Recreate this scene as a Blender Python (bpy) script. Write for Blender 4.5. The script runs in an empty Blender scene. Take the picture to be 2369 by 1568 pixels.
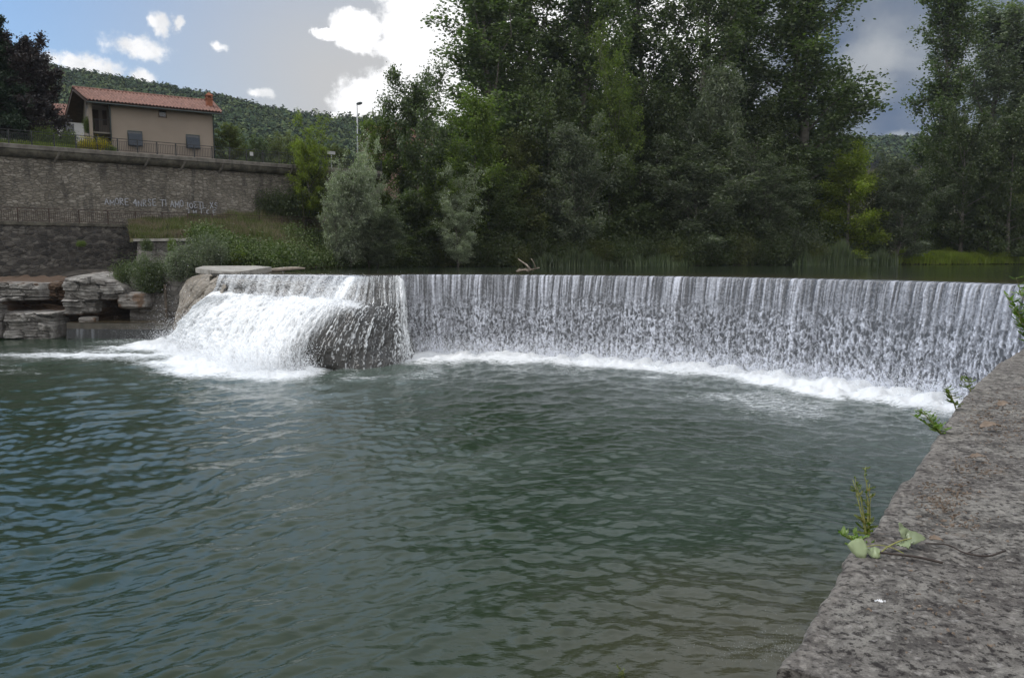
import bpy, math, random
import numpy as np
from mathutils import Vector
PI = math.pi
sc = bpy.context.scene
col = sc.collection
rng = np.random.default_rng(7)
random.seed(7)

# ------------------------------------------------------------------ camera
F_PX, CX, CY = 781.0, 512.0, 338.5
PITCH = math.radians(5.885)
CAM = np.array([0.0, 0.0, 5.0])
K = 1024 / 2368.0
def ray(dx, dy):
    x = (dx * K - CX) / F_PX; y = -(dy * K - CY) / F_PX
    c, s = math.cos(PITCH), math.sin(PITCH)
    return np.array([x, c + y * s, -s + y * c])
def P(dx, dy, Y):
    r = ray(dx, dy); return CAM + r * (Y / r[1])
def G(dx, dy, z):
    r = ray(dx, dy); return CAM + r * ((z - 5.0) / r[2])
def kx(dx, dy=597.):
    r = ray(dx, dy); return r[0] / r[1]
def XY(dx, Y, dy=597.):
    return kx(dx, dy) * Y
cam = bpy.data.cameras.new('camera'); camo = bpy.data.objects.new('camera', cam); col.objects.link(camo)
camo.location = CAM; camo.rotation_euler = (PI / 2 - PITCH, 0, 0)
cam.sensor_width = 36; cam.lens = F_PX / 1024 * 36; cam.clip_end = 6000; cam.clip_start = .05
sc.camera = camo

# ------------------------------------------------------------------ helpers
def tag(o, label=None, cat=None, group=None, kind=None):
    if label: o['label'] = label
    if cat: o['category'] = cat
    if group: o['group'] = group
    if kind: o['kind'] = kind
    return o
def empty(name, loc, rz=0):
    o = bpy.data.objects.new(name, None); col.objects.link(o); o.location = loc; o.rotation_euler = (0, 0, rz)
    o.empty_display_size = .2
    return o
def fmesh(name, V, Fs, mat, parent=None, smooth=False, attrs=None, uv=None, base=None, link=True):
    V = np.asarray(V, dtype=np.float64)
    if base is not None: V = V - np.asarray(base)
    me = bpy.data.meshes.new(name)
    if isinstance(Fs, np.ndarray): Fs = [Fs]
    nl = sum(f.size for f in Fs); nf = sum(len(f) for f in Fs)
    me.vertices.add(len(V)); me.vertices.foreach_set('co', V.astype(np.float32).ravel())
    me.loops.add(nl); me.polygons.add(nf)
    me.loops.foreach_set('vertex_index', np.concatenate([f.ravel() for f in Fs]).astype(np.int32))
    tot = np.concatenate([np.full(len(f), f.shape[1]) for f in Fs]).astype(np.int32)
    st = np.concatenate([[0], np.cumsum(tot)[:-1]]).astype(np.int32)
    me.polygons.foreach_set('loop_start', st)
    me.polygons.foreach_set('use_smooth', np.full(nf, bool(smooth)))
    me.update(calc_edges=True)
    if attrs:
        for k, a in attrs.items():
            at = me.attributes.new(k, 'FLOAT', 'POINT'); at.data.foreach_set('value', np.asarray(a, np.float32).ravel())
    if uv is not None:
        l = me.uv_layers.new(name='UVMap'); idx = np.concatenate([f.ravel() for f in Fs])
        l.data.foreach_set('uv', np.asarray(uv, np.float32)[idx].ravel())
    me.validate()
    if mat: me.materials.append(mat)
    o = bpy.data.objects.new(name, me)
    if link:
        col.objects.link(o)
        if parent: o.parent = parent
        elif base is not None: o.location = base
    return o
class MB:
    """collects boxes, tubes and quads into ONE mesh"""
    def __init__(s): s.V = []; s.F = []; s.n = 0
    def add(s, V, Fc):
        V = np.asarray(V, float); s.V.append(V)
        for f in ([Fc] if isinstance(Fc, np.ndarray) else Fc): s.F.append(np.asarray(f) + s.n)
        s.n += len(V); return s
    def box(s, c, size, ax=(1, 0), rz=None):
        """c centre, size along ax / normal / z"""
        if rz is not None: ax = (math.cos(rz), math.sin(rz))
        a = np.array([ax[0], ax[1], 0.]); b = np.array([-ax[1], ax[0], 0.]); u = np.array([0, 0, 1.])
        h = np.array(size) / 2
        V = [np.array(c) + a * h[0] * i + b * h[1] * j + u * h[2] * k for i in (-1, 1) for j in (-1, 1) for k in (-1, 1)]
        Fq = np.array([[0, 1, 3, 2], [4, 6, 7, 5], [0, 4, 5, 1], [2, 3, 7, 6], [0, 2, 6, 4], [1, 5, 7, 3]])
        return s.add(V, Fq)
    def tube(s, pts, rad, sides=6, cap=True):
        pts = np.asarray(pts, float); n = len(pts)
        rad = np.full(n, rad) if np.isscalar(rad) else np.asarray(rad)
        T = np.gradient(pts, axis=0); T /= np.linalg.norm(T, axis=1)[:, None] + 1e-9
        ref = np.array([0, 0, 1.]) if abs(T[:, 2]).mean() < .8 else np.array([1., 0, 0])
        A = np.cross(T, ref); A /= np.linalg.norm(A, axis=1)[:, None] + 1e-9
        B = np.cross(T, A)
        th = np.arange(sides) / sides * 2 * PI
        V = pts[:, None] + rad[:, None, None] * (A[:, None] * np.cos(th)[None, :, None] + B[:, None] * np.sin(th)[None, :, None])
        V = V.reshape(-1, 3)
        i = np.arange(n - 1)[:, None] * sides; j = np.arange(sides)[None]; j2 = (j + 1) % sides
        Fq = np.stack([i + j, i + j2, i + sides + j2, i + sides + j], -1).reshape(-1, 4)
        fs = [Fq]
        if cap: fs += [np.arange(sides)[None, ::-1], (np.arange(sides) + (n - 1) * sides)[None]]
        return s.add(V, fs)
    def build(s, name, mat, parent=None, smooth=False, base=None):
        V = np.concatenate(s.V); by = {}
        for f in s.F: by.setdefault(f.shape[1], []).append(f)
        return fmesh(name, V, [np.concatenate(v) for v in by.values()], mat, parent, smooth, base=base)
def grid_faces(nr, nc):
    i = np.arange(nr - 1)[:, None] * nc; j = np.arange(nc - 1)[None]
    return np.stack([i + j, i + j + 1, i + nc + j + 1, i + nc + j], -1).reshape(-1, 4)

# numpy value noise / fbm / voronoi
def _h(ix, iy, iz, seed):
    h = (ix.astype(np.int64) * 374761393 + iy.astype(np.int64) * 668265263 + iz.astype(np.int64) * 2147483647 + seed * 1274126177) & 0xffffffff
    h = ((h ^ (h >> 13)) * 1274126177) & 0xffffffff
    h = ((h ^ (h >> 16)) * 2246822519) & 0xffffffff
    return ((h ^ (h >> 15)) & 0xffffff) / float(0xffffff)
def vnoise(x, y, z=None, seed=0):
    x = np.asarray(x, float); y = np.asarray(y, float); z = np.zeros_like(x) if z is None else np.asarray(z, float)
    ix, iy, iz = np.floor(x), np.floor(y), np.floor(z)
    fx, fy, fz = x - ix, y - iy, z - iz
    fx = fx * fx * (3 - 2 * fx); fy = fy * fy * (3 - 2 * fy); fz = fz * fz * (3 - 2 * fz)
    def c(a, b, d): return _h(ix + a, iy + b, iz + d, seed)
    r = 0
    for a, wa in ((0, 1 - fx), (1, fx)):
        for b, wb in ((0, 1 - fy), (1, fy)):
            if np.any(fz):
                for d, wd in ((0, 1 - fz), (1, fz)): r = r + c(a, b, d) * wa * wb * wd
            else: r = r + c(a, b, 0) * wa * wb
    return r * 2 - 1
def fbm(x, y, z=None, oct=4, seed=0, g=.5):
    r = 0; a = 1; t = 0
    for o in range(oct):
        s = 2.0 ** o
        r = r + a * vnoise(x * s, y * s, None if z is None else z * s, seed + o * 17); t += a; a *= g
    return r / t
def voro(x, y, seed=0):
    ix, iy = np.floor(x), np.floor(y); f1 = np.full(x.shape, 9.); f2 = np.full(x.shape, 9.); rid = np.zeros(x.shape)
    for a in (-1, 0, 1):
        for b in (-1, 0, 1):
            cx, cy = ix + a, iy + b
            px = cx + _h(cx, cy, cx * 0, seed); py = cy + _h(cx, cy, cx * 0 + 5, seed)
            d = np.hypot(x - px, y - py); m = d < f1
            f2 = np.where(m, f1, np.minimum(f2, d)); rid = np.where(m, _h(cx, cy, cx * 0 + 9, seed), rid); f1 = np.where(m, d, f1)
    return f1, f2, rid
def ss(a, b, x):
    t = np.clip((x - a) / (b - a), 0, 1); return t * t * (3 - 2 * t)

# ------------------------------------------------------------------ node helpers
class NT:
    def __init__(s, tree): s.t = tree; s.t.nodes.clear()
    def n(s, typ, ins=None, **pr):
        nd = s.t.nodes.new(typ)
        for k, v in pr.items(): setattr(nd, k, v)
        for k, v in (ins or {}).items():
            so = nd.inputs[k]
            if isinstance(v, bpy.types.NodeSocket): s.t.links.new(v, so)
            elif isinstance(v, bpy.types.Node): s.t.links.new(v.outputs[0], so)
            else: so.default_value = v
        return nd
    def m(s, op, a, b=0.0, c=0.0):
        return s.n('ShaderNodeMath', {0: a, 1: b, 2: c}, operation=op).outputs[0]
    def vm(s, op, a, b=(0, 0, 0)):
        nd = s.n('ShaderNodeVectorMath', {0: a, 1: b}, operation=op)
        return nd.outputs['Value'] if op in ('LENGTH', 'DOT_PRODUCT', 'DISTANCE') else nd.outputs[0]
    def ramp(s, fac, stops, interp='LINEAR'):
        nd = s.n('ShaderNodeValToRGB', {0: fac}); cr = nd.color_ramp; cr.interpolation = interp
        while len(cr.elements) < len(stops): cr.elements.new(.5)
        for e, (p, c) in zip(cr.elements, stops):
            e.position = p; e.color = (c, c, c, 1) if np.isscalar(c) else tuple(c) + (1,)
        return nd.outputs[0]
    def mix(s, f, a, b, blend='MIX'):
        nd = s.n('ShaderNodeMix', data_type='RGBA', blend_type=blend)
        for k, v in ((0, f), (6, a), (7, b)):
            so = nd.inputs[k]
            if isinstance(v, bpy.types.NodeSocket): s.t.links.new(v, so)
            else: so.default_value = v if k == 0 or len(v) == 4 else tuple(v) + (1,)
        return nd.outputs[2]
    def noise(s, vec, scale, detail=4, rough=.55, dist=0.):
        return s.n('ShaderNodeTexNoise', {'Vector': vec, 'Scale': scale, 'Detail': detail, 'Roughness': rough, 'Distortion': dist}).outputs[0]
    def maprange(s, v, a, b, c=0., d=1., t='SMOOTHSTEP'):
        return s.n('ShaderNodeMapRange', {0: v, 1: a, 2: b, 3: c, 4: d}, interpolation_type=t).outputs[0]
    def attr(s, name): return s.n('ShaderNodeAttribute', attribute_name=name).outputs['Fac']
    def bump(s, h, strength=.5, dist=.05, normal=None):
        d = {'Height': h, 'Strength': strength, 'Distance': dist}
        if normal is not None: d['Normal'] = normal
        return s.n('ShaderNodeBump', d).outputs[0]
    def scale(s, vec, v): return s.vm('MULTIPLY', vec, v)
def newmat(name):
    m = bpy.data.materials.new(name); m.use_nodes = True
    t = NT(m.node_tree); t.out = t.n('ShaderNodeOutputMaterial'); t.co = t.n('ShaderNodeTexCoord').outputs['Object']
    return m, t
def princ(t, colr, rough=.8, normal=None, spec=.3, **kw):
    d = {'Base Color': colr if isinstance(colr, bpy.types.NodeSocket) else tuple(colr) + (1,), 'Roughness': rough, 'Specular IOR Level': spec}
    if normal is not None: d['Normal'] = normal
    d.update(kw)
    b = t.n('ShaderNodeBsdfPrincipled', d)
    t.t.links.new(b.outputs[0], t.out.inputs[0]); return b
def simple(name, c, rough=.7, var=.25, scale=3., spec=.3, metal=0.):
    m, t = newmat(name)
    n = t.noise(t.co, scale, 5)
    f = t.maprange(n, .3, .7, 1 - var, 1 + var, 'LINEAR')
    cc = t.vm('MULTIPLY', tuple(c), t.n('ShaderNodeCombineXYZ', {0: f, 1: f, 2: f}).outputs[0])
    b = princ(t, cc, rough, spec=spec); b.inputs['Metallic'].default_value = metal
    return m

def leafmat(name, c1, c2, trans=.35, gloss=.06, c3=None):
    m, t = newmat(name)
    geo = t.n('ShaderNodeNewGeometry'); oi = t.n('ShaderNodeObjectInfo')
    stops = [(0, c1), (1, c2)] if c3 is None else [(0, c1), (.75, c2), (1, c3)]
    c = t.ramp(geo.outputs['Random Per Island'], stops)
    big = t.noise(t.co, .55, 3)
    f = t.m('MULTIPLY', t.maprange(big, .3, .7, .75, 1.3, 'LINEAR'), t.maprange(oi.outputs['Random'], 0, 1, .82, 1.18, 'LINEAR'))
    c = t.vm('MULTIPLY', c, t.n('ShaderNodeCombineXYZ', {0: f, 1: f, 2: f}).outputs[0])
    d = t.n('ShaderNodeBsdfDiffuse', {'Color': c}); tr = t.n('ShaderNodeBsdfTranslucent', {'Color': t.vm('MULTIPLY', c, (1.5, 1.9, .8))})
    g = t.n('ShaderNodeBsdfGlossy', {'Color': (.8, .85, .8, 1), 'Roughness': .4})
    a = t.n('ShaderNodeMixShader', {0: trans, 1: d, 2: tr}); b = t.n('ShaderNodeMixShader', {0: gloss, 1: a, 2: g})
    t.t.links.new(b.outputs[0], t.out.inputs[0]); return m
# ------------------------------------------------------------------ sky, sun, render settings
SUN_AZ, SUN_EL = math.radians(-80), math.radians(54)      # azimuth from +Y towards +X
w = bpy.data.worlds.new('World'); sc.world = w; w.use_nodes = True
t = NT(w.node_tree)
wout = t.n('ShaderNodeOutputWorld')
dirv = t.n('ShaderNodeTexCoord').outputs['Generated']
sky = t.n('ShaderNodeTexSky', sky_type='NISHITA', sun_disc=False, sun_elevation=SUN_EL, sun_rotation=SUN_AZ, air_density=1.0, dust_density=.6, ozone_density=1.5).outputs[0]
sep = t.n('ShaderNodeSeparateXYZ', {0: dirv})
az = t.m('ARCTAN2', sep.outputs[0], sep.outputs[1]); el = t.m('ARCSINE', sep.outputs[2])
def azel(dx, dy):
    r = ray(dx, dy); r = r / np.linalg.norm(r); return math.atan2(r[0], r[1]), math.asin(r[2])
ae = t.n('ShaderNodeCombineXYZ', {0: az, 1: el, 2: 0.}).outputs[0]
nz1 = t.n('ShaderNodeTexNoise', {'Vector': ae, 'Scale': 13., 'Detail': 9., 'Roughness': .62})
dis = t.vm('MULTIPLY', t.vm('SUBTRACT', nz1.outputs['Color'], (.5, .5, .5)), (.075, .06, 0))
aed = t.vm('ADD', ae, dis)
def field(blobs):
    cur = None
    for dx, dy, rx, ry in blobs:
        a, e = azel(dx, dy)
        v = t.vm('MULTIPLY', t.vm('SUBTRACT', aed, (a, e, 0)), (F_PX / (rx * K), F_PX / (ry * K), 0))
        d = t.vm('LENGTH', v); cur = d if cur is None else t.m('MINIMUM', cur, d)
    return cur
big = field([(1010, 60, 130, 150), (960, 190, 130, 60), (890, 225, 120, 60), (835, 262, 75, 26), (1180, 150, 240, 190), (1400, 80, 260, 200), (820, 70, 66, 40), (745, 82, 26, 16), (1640, 60, 60, 80), (1000, -60, 110, 80)])
fine = t.noise(ae, 60., 6, .6)
small = field([(190, 152, 75, 24), (312, 102, 58, 24), (357, 44, 18, 26), (404, 42, 18, 17), (322, 176, 26, 20), (522, 98, 20, 12), (602, 214, 26, 12), (900, 100, 40, 14), (60, 150, 60, 20)])
cb = t.maprange(t.m('ADD', big, t.m('MULTIPLY', t.m('SUBTRACT', fine, .5), .55)), .80, 1.08, 1., 0.)
cs = t.maprange(t.m('ADD', small, t.m('MULTIPLY', t.m('SUBTRACT', fine, .5), 1.5)), .40, 1.25, 1., 0.)
# thin grey veil of high haze, densest to the front and low down, clear to the upper left
veiln = t.noise(ae, 2.2, 3)
va = t.maprange(az, math.radians(-36), math.radians(-8), .02, 1.)
ve = t.maprange(el, math.radians(12), math.radians(30), 1., .18)
vb = t.m('ABSOLUTE', az); vback = t.maprange(vb, 1.0, 1.9, 1., .8)
veil = t.m('MULTIPLY', t.m('MULTIPLY', va, ve), vback)
veil = t.m('MULTIPLY', veil, t.maprange(veiln, .2, .6, .85, 1.1))
skyc = t.vm('MULTIPLY', sky, (.100, .118, .132))
c = t.mix(veil, skyc, (.56, .565, .575))
# slate storm clouds to the right
st_n = t.noise(t.vm('MULTIPLY', ae, (1, 1.6, 1)), 6.5, 6, .5, .3)
storm = t.ramp(st_n, [(.30, (.10, .15, .25)), (.50, (.20, .24, .31)), (.68, (.40, .43, .47))])
sm = t.maprange(az, math.radians(12), math.radians(21), 0., 1.)
sm = t.m('MULTIPLY', sm, t.maprange(el, math.radians(60), math.radians(85), 1., 0.))
c = t.mix(sm, c, storm)
glow = field([(1985, 205, 75, 40), (2080, 322, 90, 16), (2010, 140, 60, 40)])
c = t.mix(t.maprange(glow, .2, 1.4, .6, 0.), c, (.52, .54, .56))
# bright haze added above the view to lighten water reflections, bluer to the left
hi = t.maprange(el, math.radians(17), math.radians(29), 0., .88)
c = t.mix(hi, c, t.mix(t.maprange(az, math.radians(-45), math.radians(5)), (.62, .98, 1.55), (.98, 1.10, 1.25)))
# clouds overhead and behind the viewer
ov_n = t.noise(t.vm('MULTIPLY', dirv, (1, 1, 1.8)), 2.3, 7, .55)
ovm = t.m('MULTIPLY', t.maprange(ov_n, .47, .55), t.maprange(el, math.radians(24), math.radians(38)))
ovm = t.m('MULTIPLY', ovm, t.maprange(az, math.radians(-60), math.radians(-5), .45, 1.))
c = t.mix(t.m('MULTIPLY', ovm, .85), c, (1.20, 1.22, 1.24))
# unseen bright cloud added overhead and behind the viewer to light camera-facing walls
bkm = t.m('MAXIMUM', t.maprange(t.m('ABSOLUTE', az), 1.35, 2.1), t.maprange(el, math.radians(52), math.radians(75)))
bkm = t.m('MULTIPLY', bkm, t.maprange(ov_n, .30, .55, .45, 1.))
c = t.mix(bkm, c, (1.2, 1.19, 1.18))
c = t.mix(cb, c, (1.12, 1.12, 1.13))
shade = t.maprange(t.noise(ae, 26., 5, .6), .35, .6)
c = t.mix(cs, c, t.mix(shade, (.84, .85, .87), (1.06, 1.06, 1.07)))
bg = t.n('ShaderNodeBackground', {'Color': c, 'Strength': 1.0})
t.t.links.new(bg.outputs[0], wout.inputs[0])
w.cycles.sampling_method = 'MANUAL'; w.cycles.sample_map_resolution = 512
sl = bpy.data.lights.new('sun', 'SUN'); sl.energy = 2.0; sl.angle = math.radians(6); sl.color = (1, .95, .88)
so = bpy.data.objects.new('sun', sl); col.objects.link(so)
sd = Vector((math.sin(SUN_AZ) * math.cos(SUN_EL), math.cos(SUN_AZ) * math.cos(SUN_EL), math.sin(SUN_EL)))
so.rotation_euler = sd.to_track_quat('Z', 'Y').to_euler(); so.location = (0, 0, 60)
sc.view_settings.view_transform = 'Standard'; sc.view_settings.look = 'None'; sc.view_settings.exposure = 0; sc.view_settings.gamma = 1
sc.render.engine = 'CYCLES'
sc.cycles.max_bounces = 6; sc.cycles.diffuse_bounces = 2; sc.cycles.glossy_bounces = 3; sc.cycles.transmission_bounces = 3; sc.cycles.transparent_max_bounces = 12
sc.cycles.use_denoising = True
sc.cycles.caustics_reflective = False; sc.cycles.caustics_refractive = False
# ------------------------------------------------------------------ water materials
def water_mat(name, deep, rough=.06):
    m, t = newmat(name)
    geo = t.n('ShaderNodeNewGeometry').outputs['Position']
    foam = t.attr('foam'); aer = t.attr('aer'); brn = t.attr('brown')
    mott = t.noise(geo, .35, 4)
    base = t.mix(t.m('MULTIPLY', aer, t.maprange(mott, .3, .7, .6, 1.1)), deep, (.075, .100, .086))
    base = t.mix(brn, base, (.075, .06, .035))
    n1 = t.noise(t.vm('MULTIPLY', geo, (1., 2.2, 1)), 3.2, 5, .6, .6)
    n2 = t.noise(t.vm('MULTIPLY', geo, (1., 1.6, 1)), 14., 3, .6)
    fn = t.m('ADD', t.m('MULTIPLY', n1, .6), t.m('MULTIPLY', n2, .4))
    thr = t.m('SUBTRACT', 1.0, foam)
    msk = t.m('MULTIPLY', t.maprange(t.m('SUBTRACT', fn, t.m('MULTIPLY', thr, .72)), .0, .34), t.maprange(foam, 0., .12))
    colr = t.mix(msk, base, (.70, .72, .74))
    b1 = t.bump(t.noise(t.vm('MULTIPLY', geo, (1., 1.7, 1)), 6., 4, .55), .45, .022)
    b2 = t.bump(n2, t.m('ADD', .10, t.m('MULTIPLY', aer, .5)), .02, b1)
    r = t.m('ADD', rough, t.m('MULTIPLY', msk, .5))
    princ(t, colr, .1, b2, .5, **{'IOR': 1.38})
    bs = t.t.nodes['Principled BSDF']; t.t.links.new(r, bs.inputs['Roughness'])
    return m
M_pool = water_mat('pool_water', (.014, .028, .014))
M_river = water_mat('river_water', (.020, .028, .018), .03)

# weir crest, as seen from above: (image x, depth)
crest_px = [(925, 40.45), (1000, 40.7), (1100, 40.7), (1200, 40.2), (1400, 38.6), (1600, 36.3), (1800, 33.6), (2000, 30.7), (2200, 27.8), (2368, 25.2), (2560, 22.4), (2700, 20.6)]
crest = np.array([(XY(x, Y), Y) for x, Y in crest_px])
def resample(pts, n):
    pts = np.asarray(pts, float); d = np.r_[0, np.cumsum(np.linalg.norm(np.diff(pts, axis=0), axis=1))]
    s = np.linspace(0, d[-1], n)
    # smooth cubic through points
    out = []
    for k in range(pts.shape[1]):
        m = np.gradient(pts[:, k], d)
        i = np.clip(np.searchsorted(d, s, 'right') - 1, 0, len(d) - 2); h = d[i + 1] - d[i]; u = (s - d[i]) / h
        y0, y1, m0, m1 = pts[i, k], pts[i + 1, k], m[i] * h, m[i + 1] * h
        out.append((2 * u**3 - 3 * u**2 + 1) * y0 + (u**3 - 2 * u**2 + u) * m0 + (-2 * u**3 + 3 * u**2) * y1 + (u**3 - u**2) * m1)
    return np.stack(out, 1), s
ZR = 4.17   # level of the river above the weir
# --- falling sheet over the weir
NU, NVv = 2000, 230
cp, cs_ = resample(crest, NU)
tan = np.gradient(cp, axis=0); tan /= np.linalg.norm(tan, axis=1)[:, None]
nrm = np.stack([tan[:, 1], -tan[:, 0]], 1)            # downstream (towards the viewer)
vv = np.linspace(0, 1, NVv) ** 1.0
S, T = np.meshgrid(cs_, vv)                             # rows = down
drop = T * 4.3
# profile: lip rounding then near vertical fall curving outwards
lip = .35
off = np.where(T < .08, lip * (T / .08) - .35, 0.) + .55 * np.sqrt(np.clip(drop - .25, 0, 9)) * .55
zz = np.where(T < .08, ZR - .05 * (T / .08) ** 2, ZR - .05 - (T - .08) / .92 * 4.25)
wob = fbm(S * .8, T * .5, seed=3, oct=3) * .25
jit = vnoise(S * 9, T * 0, seed=11)
# ridges near the top (slanted a little), cells lower down
Sx = S + .35 * T * 4 * .06 + .05 * fbm(S * 2, T * 6, seed=2)
rid = .5 + .5 * vnoise(Sx * 11, T * 1.6, seed=21); rid2 = .5 + .5 * vnoise(Sx * 21, T * 4.5, seed=22)
bigr = .5 + .5 * vnoise(Sx * 1.6, T * .5, seed=23)
beads = .5 + .5 * vnoise(Sx * 16, T * 70, seed=24)
rid = ss(.15, .85, rid); rid2 = ss(.2, .8, rid2)
streak = .10 + rid * .40 + rid2 * .28 + beads * .22 * ss(.02, .15, T)
wx = S * 6.2 + .55 * vnoise(S * 4, T * 17, seed=31); wy = T * 4.3 * 4.0 + .55 * vnoise(S * 4 + 50, T * 17, seed=32)
f1, f2, rid_ = voro(wx, wy, 5)
fb1, fb2, ridb = voro(wx * 2.1 + 3, wy * 2.1, 6)
hole = .85 * ss(.58, .18, f1) * ss(.30, .6, rid_) + .35 * ss(.5, .15, fb1) * ss(.4, .7, ridb)
fine_ = .5 + .5 * fbm(S * 16, T * 60, seed=41, oct=3)
web = (np.clip(1 - .8 * hole, 0, 1) * (.40 + .36 * ss(.25, .75, fine_))) * (.62 + .72 * streak) + .09
tb = ss(.16, .55, T + .08 * fbm(S * .7, T * 0, seed=9))
foamS = streak * (1 - tb) + web * tb
foamS = foamS * (.86 + .2 * bigr) 
bot = ss(.72, 1.0, T + .10 * fbm(S * .9, T * 3, seed=14)) 
foamS = foamS + bot * .45 * (.35 + .7 * fine_)
foamS = np.clip(foamS, 0, 1)
foamS = np.where(T < .07, foamS * ss(.0, .07, T), foamS)
disp = (.085 - .05 * tb) * (foamS - .5) * ss(.03, .1, T) + wob * .3 * T
o_ = off + disp
Vx = cp[None, :, 0] + nrm[None, :, 0] * o_; Vy = cp[None, :, 1] + nrm[None, :, 1] * o_
zz = zz + .0 * S
V = np.stack([Vx, Vy, zz], -1).reshape(-1, 3)

def fall_mat(name, dark, light):
    m, t = newmat(name)
    geo = t.n('ShaderNodeNewGeometry').outputs['Position']
    f = t.attr('foam')
    n = t.noise(t.vm('MULTIPLY', geo, (1, 1, .8)), 22., 4, .65)
    f2 = t.maprange(t.m('ADD', f, t.m('MULTIPLY', t.m('SUBTRACT', n, .5), .55)), .12, .95, 0., 1., 'LINEAR')
    c = t.ramp(f2, [(0, dark), (.3, tuple(np.array(dark) * 1.6 + .03)), (.62, tuple(np.array(light) * .45)), (1, light)])
    rr = t.maprange(f2, 0, 1, .12, .55, 'LINEAR')
    princ(t, c, .3, t.bump(n, .5, .04), .5); b = t.t.nodes['Principled BSDF']; t.t.links.new(rr, b.inputs['Roughness'])
    return m
M_fall = fall_mat('falling_water', (.055, .057, .064), (.66, .68, .76))
M_froth = fall_mat('frothing_water', (.022, .020, .017), (.80, .82, .84))
fs_ = fmesh('waterfall', V, grid_faces(NVv, NU), M_fall, smooth=True, attrs={'foam': foamS}, base=(cp[0, 0], cp[0, 1], 0))
tag(fs_, kind='structure')

# dam body behind the sheet
M_wetstone = simple('wet_stone', (.06, .058, .052), .35, .5, 1.4, .5)
b = MB()
q, _ = resample(crest, 60); tq = np.gradient(q, axis=0); tq /= np.linalg.norm(tq, axis=1)[:, None]; nq = np.stack([tq[:, 1], -tq[:, 0]], 1)
prof = [(-.35, ZR - .10), (-.22, ZR - .16), (-.1, ZR - .6), (.1, -1.5), (-2.2, -1.5), (-2.2, ZR - .30)]
VV = np.concatenate([np.c_[q + nq * o, np.full(60, z)] for o, z in prof + prof[:1]])
b.add(VV, grid_faces(len(prof) + 1, 60)[:, ::-1])
wd = b.build('weir_wall', M_wetstone, base=(q[0, 0], q[0, 1], 0))
tag(wd, 'curved weir wall of dark wet masonry hidden behind the long falling curtain of water', 'weir')

# ------------------------------------------------------------------ cascade at the weir's left end
rows = [  # crest, lip, lower drop, bulge, foot      (image x, image y, depth)
 [(508, 633, 42.4), (600, 632.5, 42.1), (700, 632, 41.6), (790, 633, 40.8), (840, 635, 40.0), (880, 635, 40.2), (925, 634, 40.6), (941, 634, 40.75)],
 [(500, 650, 41.9), (594, 652, 41.4), (692, 652, 40.9), (778, 656, 39.8), (836, 655, 39.0), (880, 656, 39.3), (926, 656, 39.9), (943, 656, 40.5)],
 [(486, 680, 41.9), (584, 688, 40.8), (672, 694, 40.0), (755, 700, 38.6), (822, 705, 37.9), (882, 700, 38.3), (930, 700, 39.2), (946, 700, 40.3)],
 [(430, 735, 43.2), (520, 738, 39.9), (610, 735, 38.3), (700, 728, 36.6), (790, 722, 36.5), (868, 735, 37.0), (936, 755, 38.6), (953, 755, 40.0)],
 [(402, 775, 44.6), (480, 795, 39.6), (572, 810, 36.8), (660, 800, 34.9), (752, 790, 35.0), (850, 800, 35.9), (938, 805, 37.8), (962, 800, 39.8)],
 [(386, 800, None), (462, 832, None), (560, 862, None), (648, 872, None), (740, 864, None), (840, 862, None), (935, 850, None), (970, 830, None)]]
C = np.zeros((6, 8, 3))
for i, r in enumerate(rows):
    for j, (x, y, Y) in enumerate(r):
        C[i, j] = G(x, y, -.15) if Y is None else P(x, y, Y)
        if i == 0: C[i, j, 2] = ZR - .02
def cr(P0, n, axis):
    P0 = np.moveaxis(P0, axis, 0); k = len(P0); s = np.linspace(0, k - 1, n); i = np.clip(s.astype(int), 0, k - 2); u = (s - i).reshape((-1,) + (1,) * (P0.ndim - 1))
    m = np.gradient(P0, axis=0); p0, p1, m0, m1 = P0[i], P0[i + 1], m[i], m[i + 1]
    r = (2 * u**3 - 3 * u**2 + 1) * p0 + (u**3 - 2 * u**2 + u) * m0 + (-2 * u**3 + 3 * u**2) * p1 + (u**3 - u**2) * m1
    return np.moveaxis(r, 0, axis)
NR, NC = 420, 620
Sf = cr(cr(C, NR, 0), NC, 1)
tt, uu = np.meshgrid(np.linspace(0, 5, NR), np.linspace(0, 7, NC), indexing='ij')
def normals(A):
    du = np.gradient(A, axis=1); dv = np.gradient(A, axis=0); n = np.cross(dv, du); n /= np.linalg.norm(n, axis=2)[..., None] + 1e-9
    return np.where((n @ np.array([0, -1., .3]))[..., None] < 0, -n, n)
Nf = normals(Sf)
acr = uu * 2.7; dwn = tt * 1.25          # rough metres
rockN = fbm(acr * 1.1, dwn * 1.1, seed=51, oct=5) * .35 + np.abs(fbm(acr * .6, dwn * 1.4, seed=52, oct=4)) * .4
rock = Sf - Nf * (.42 - rockN * .55)[..., None]
rk = fmesh('cascade_rock', rock[::3, ::3].reshape(-1, 3), grid_faces(*rock[::3, ::3].shape[:2]), M_wetstone, smooth=True, base=C[5, 4])
tag(rk, 'dark wet rock buttress bulging under the white cascade at the weir end', 'rock')
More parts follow.
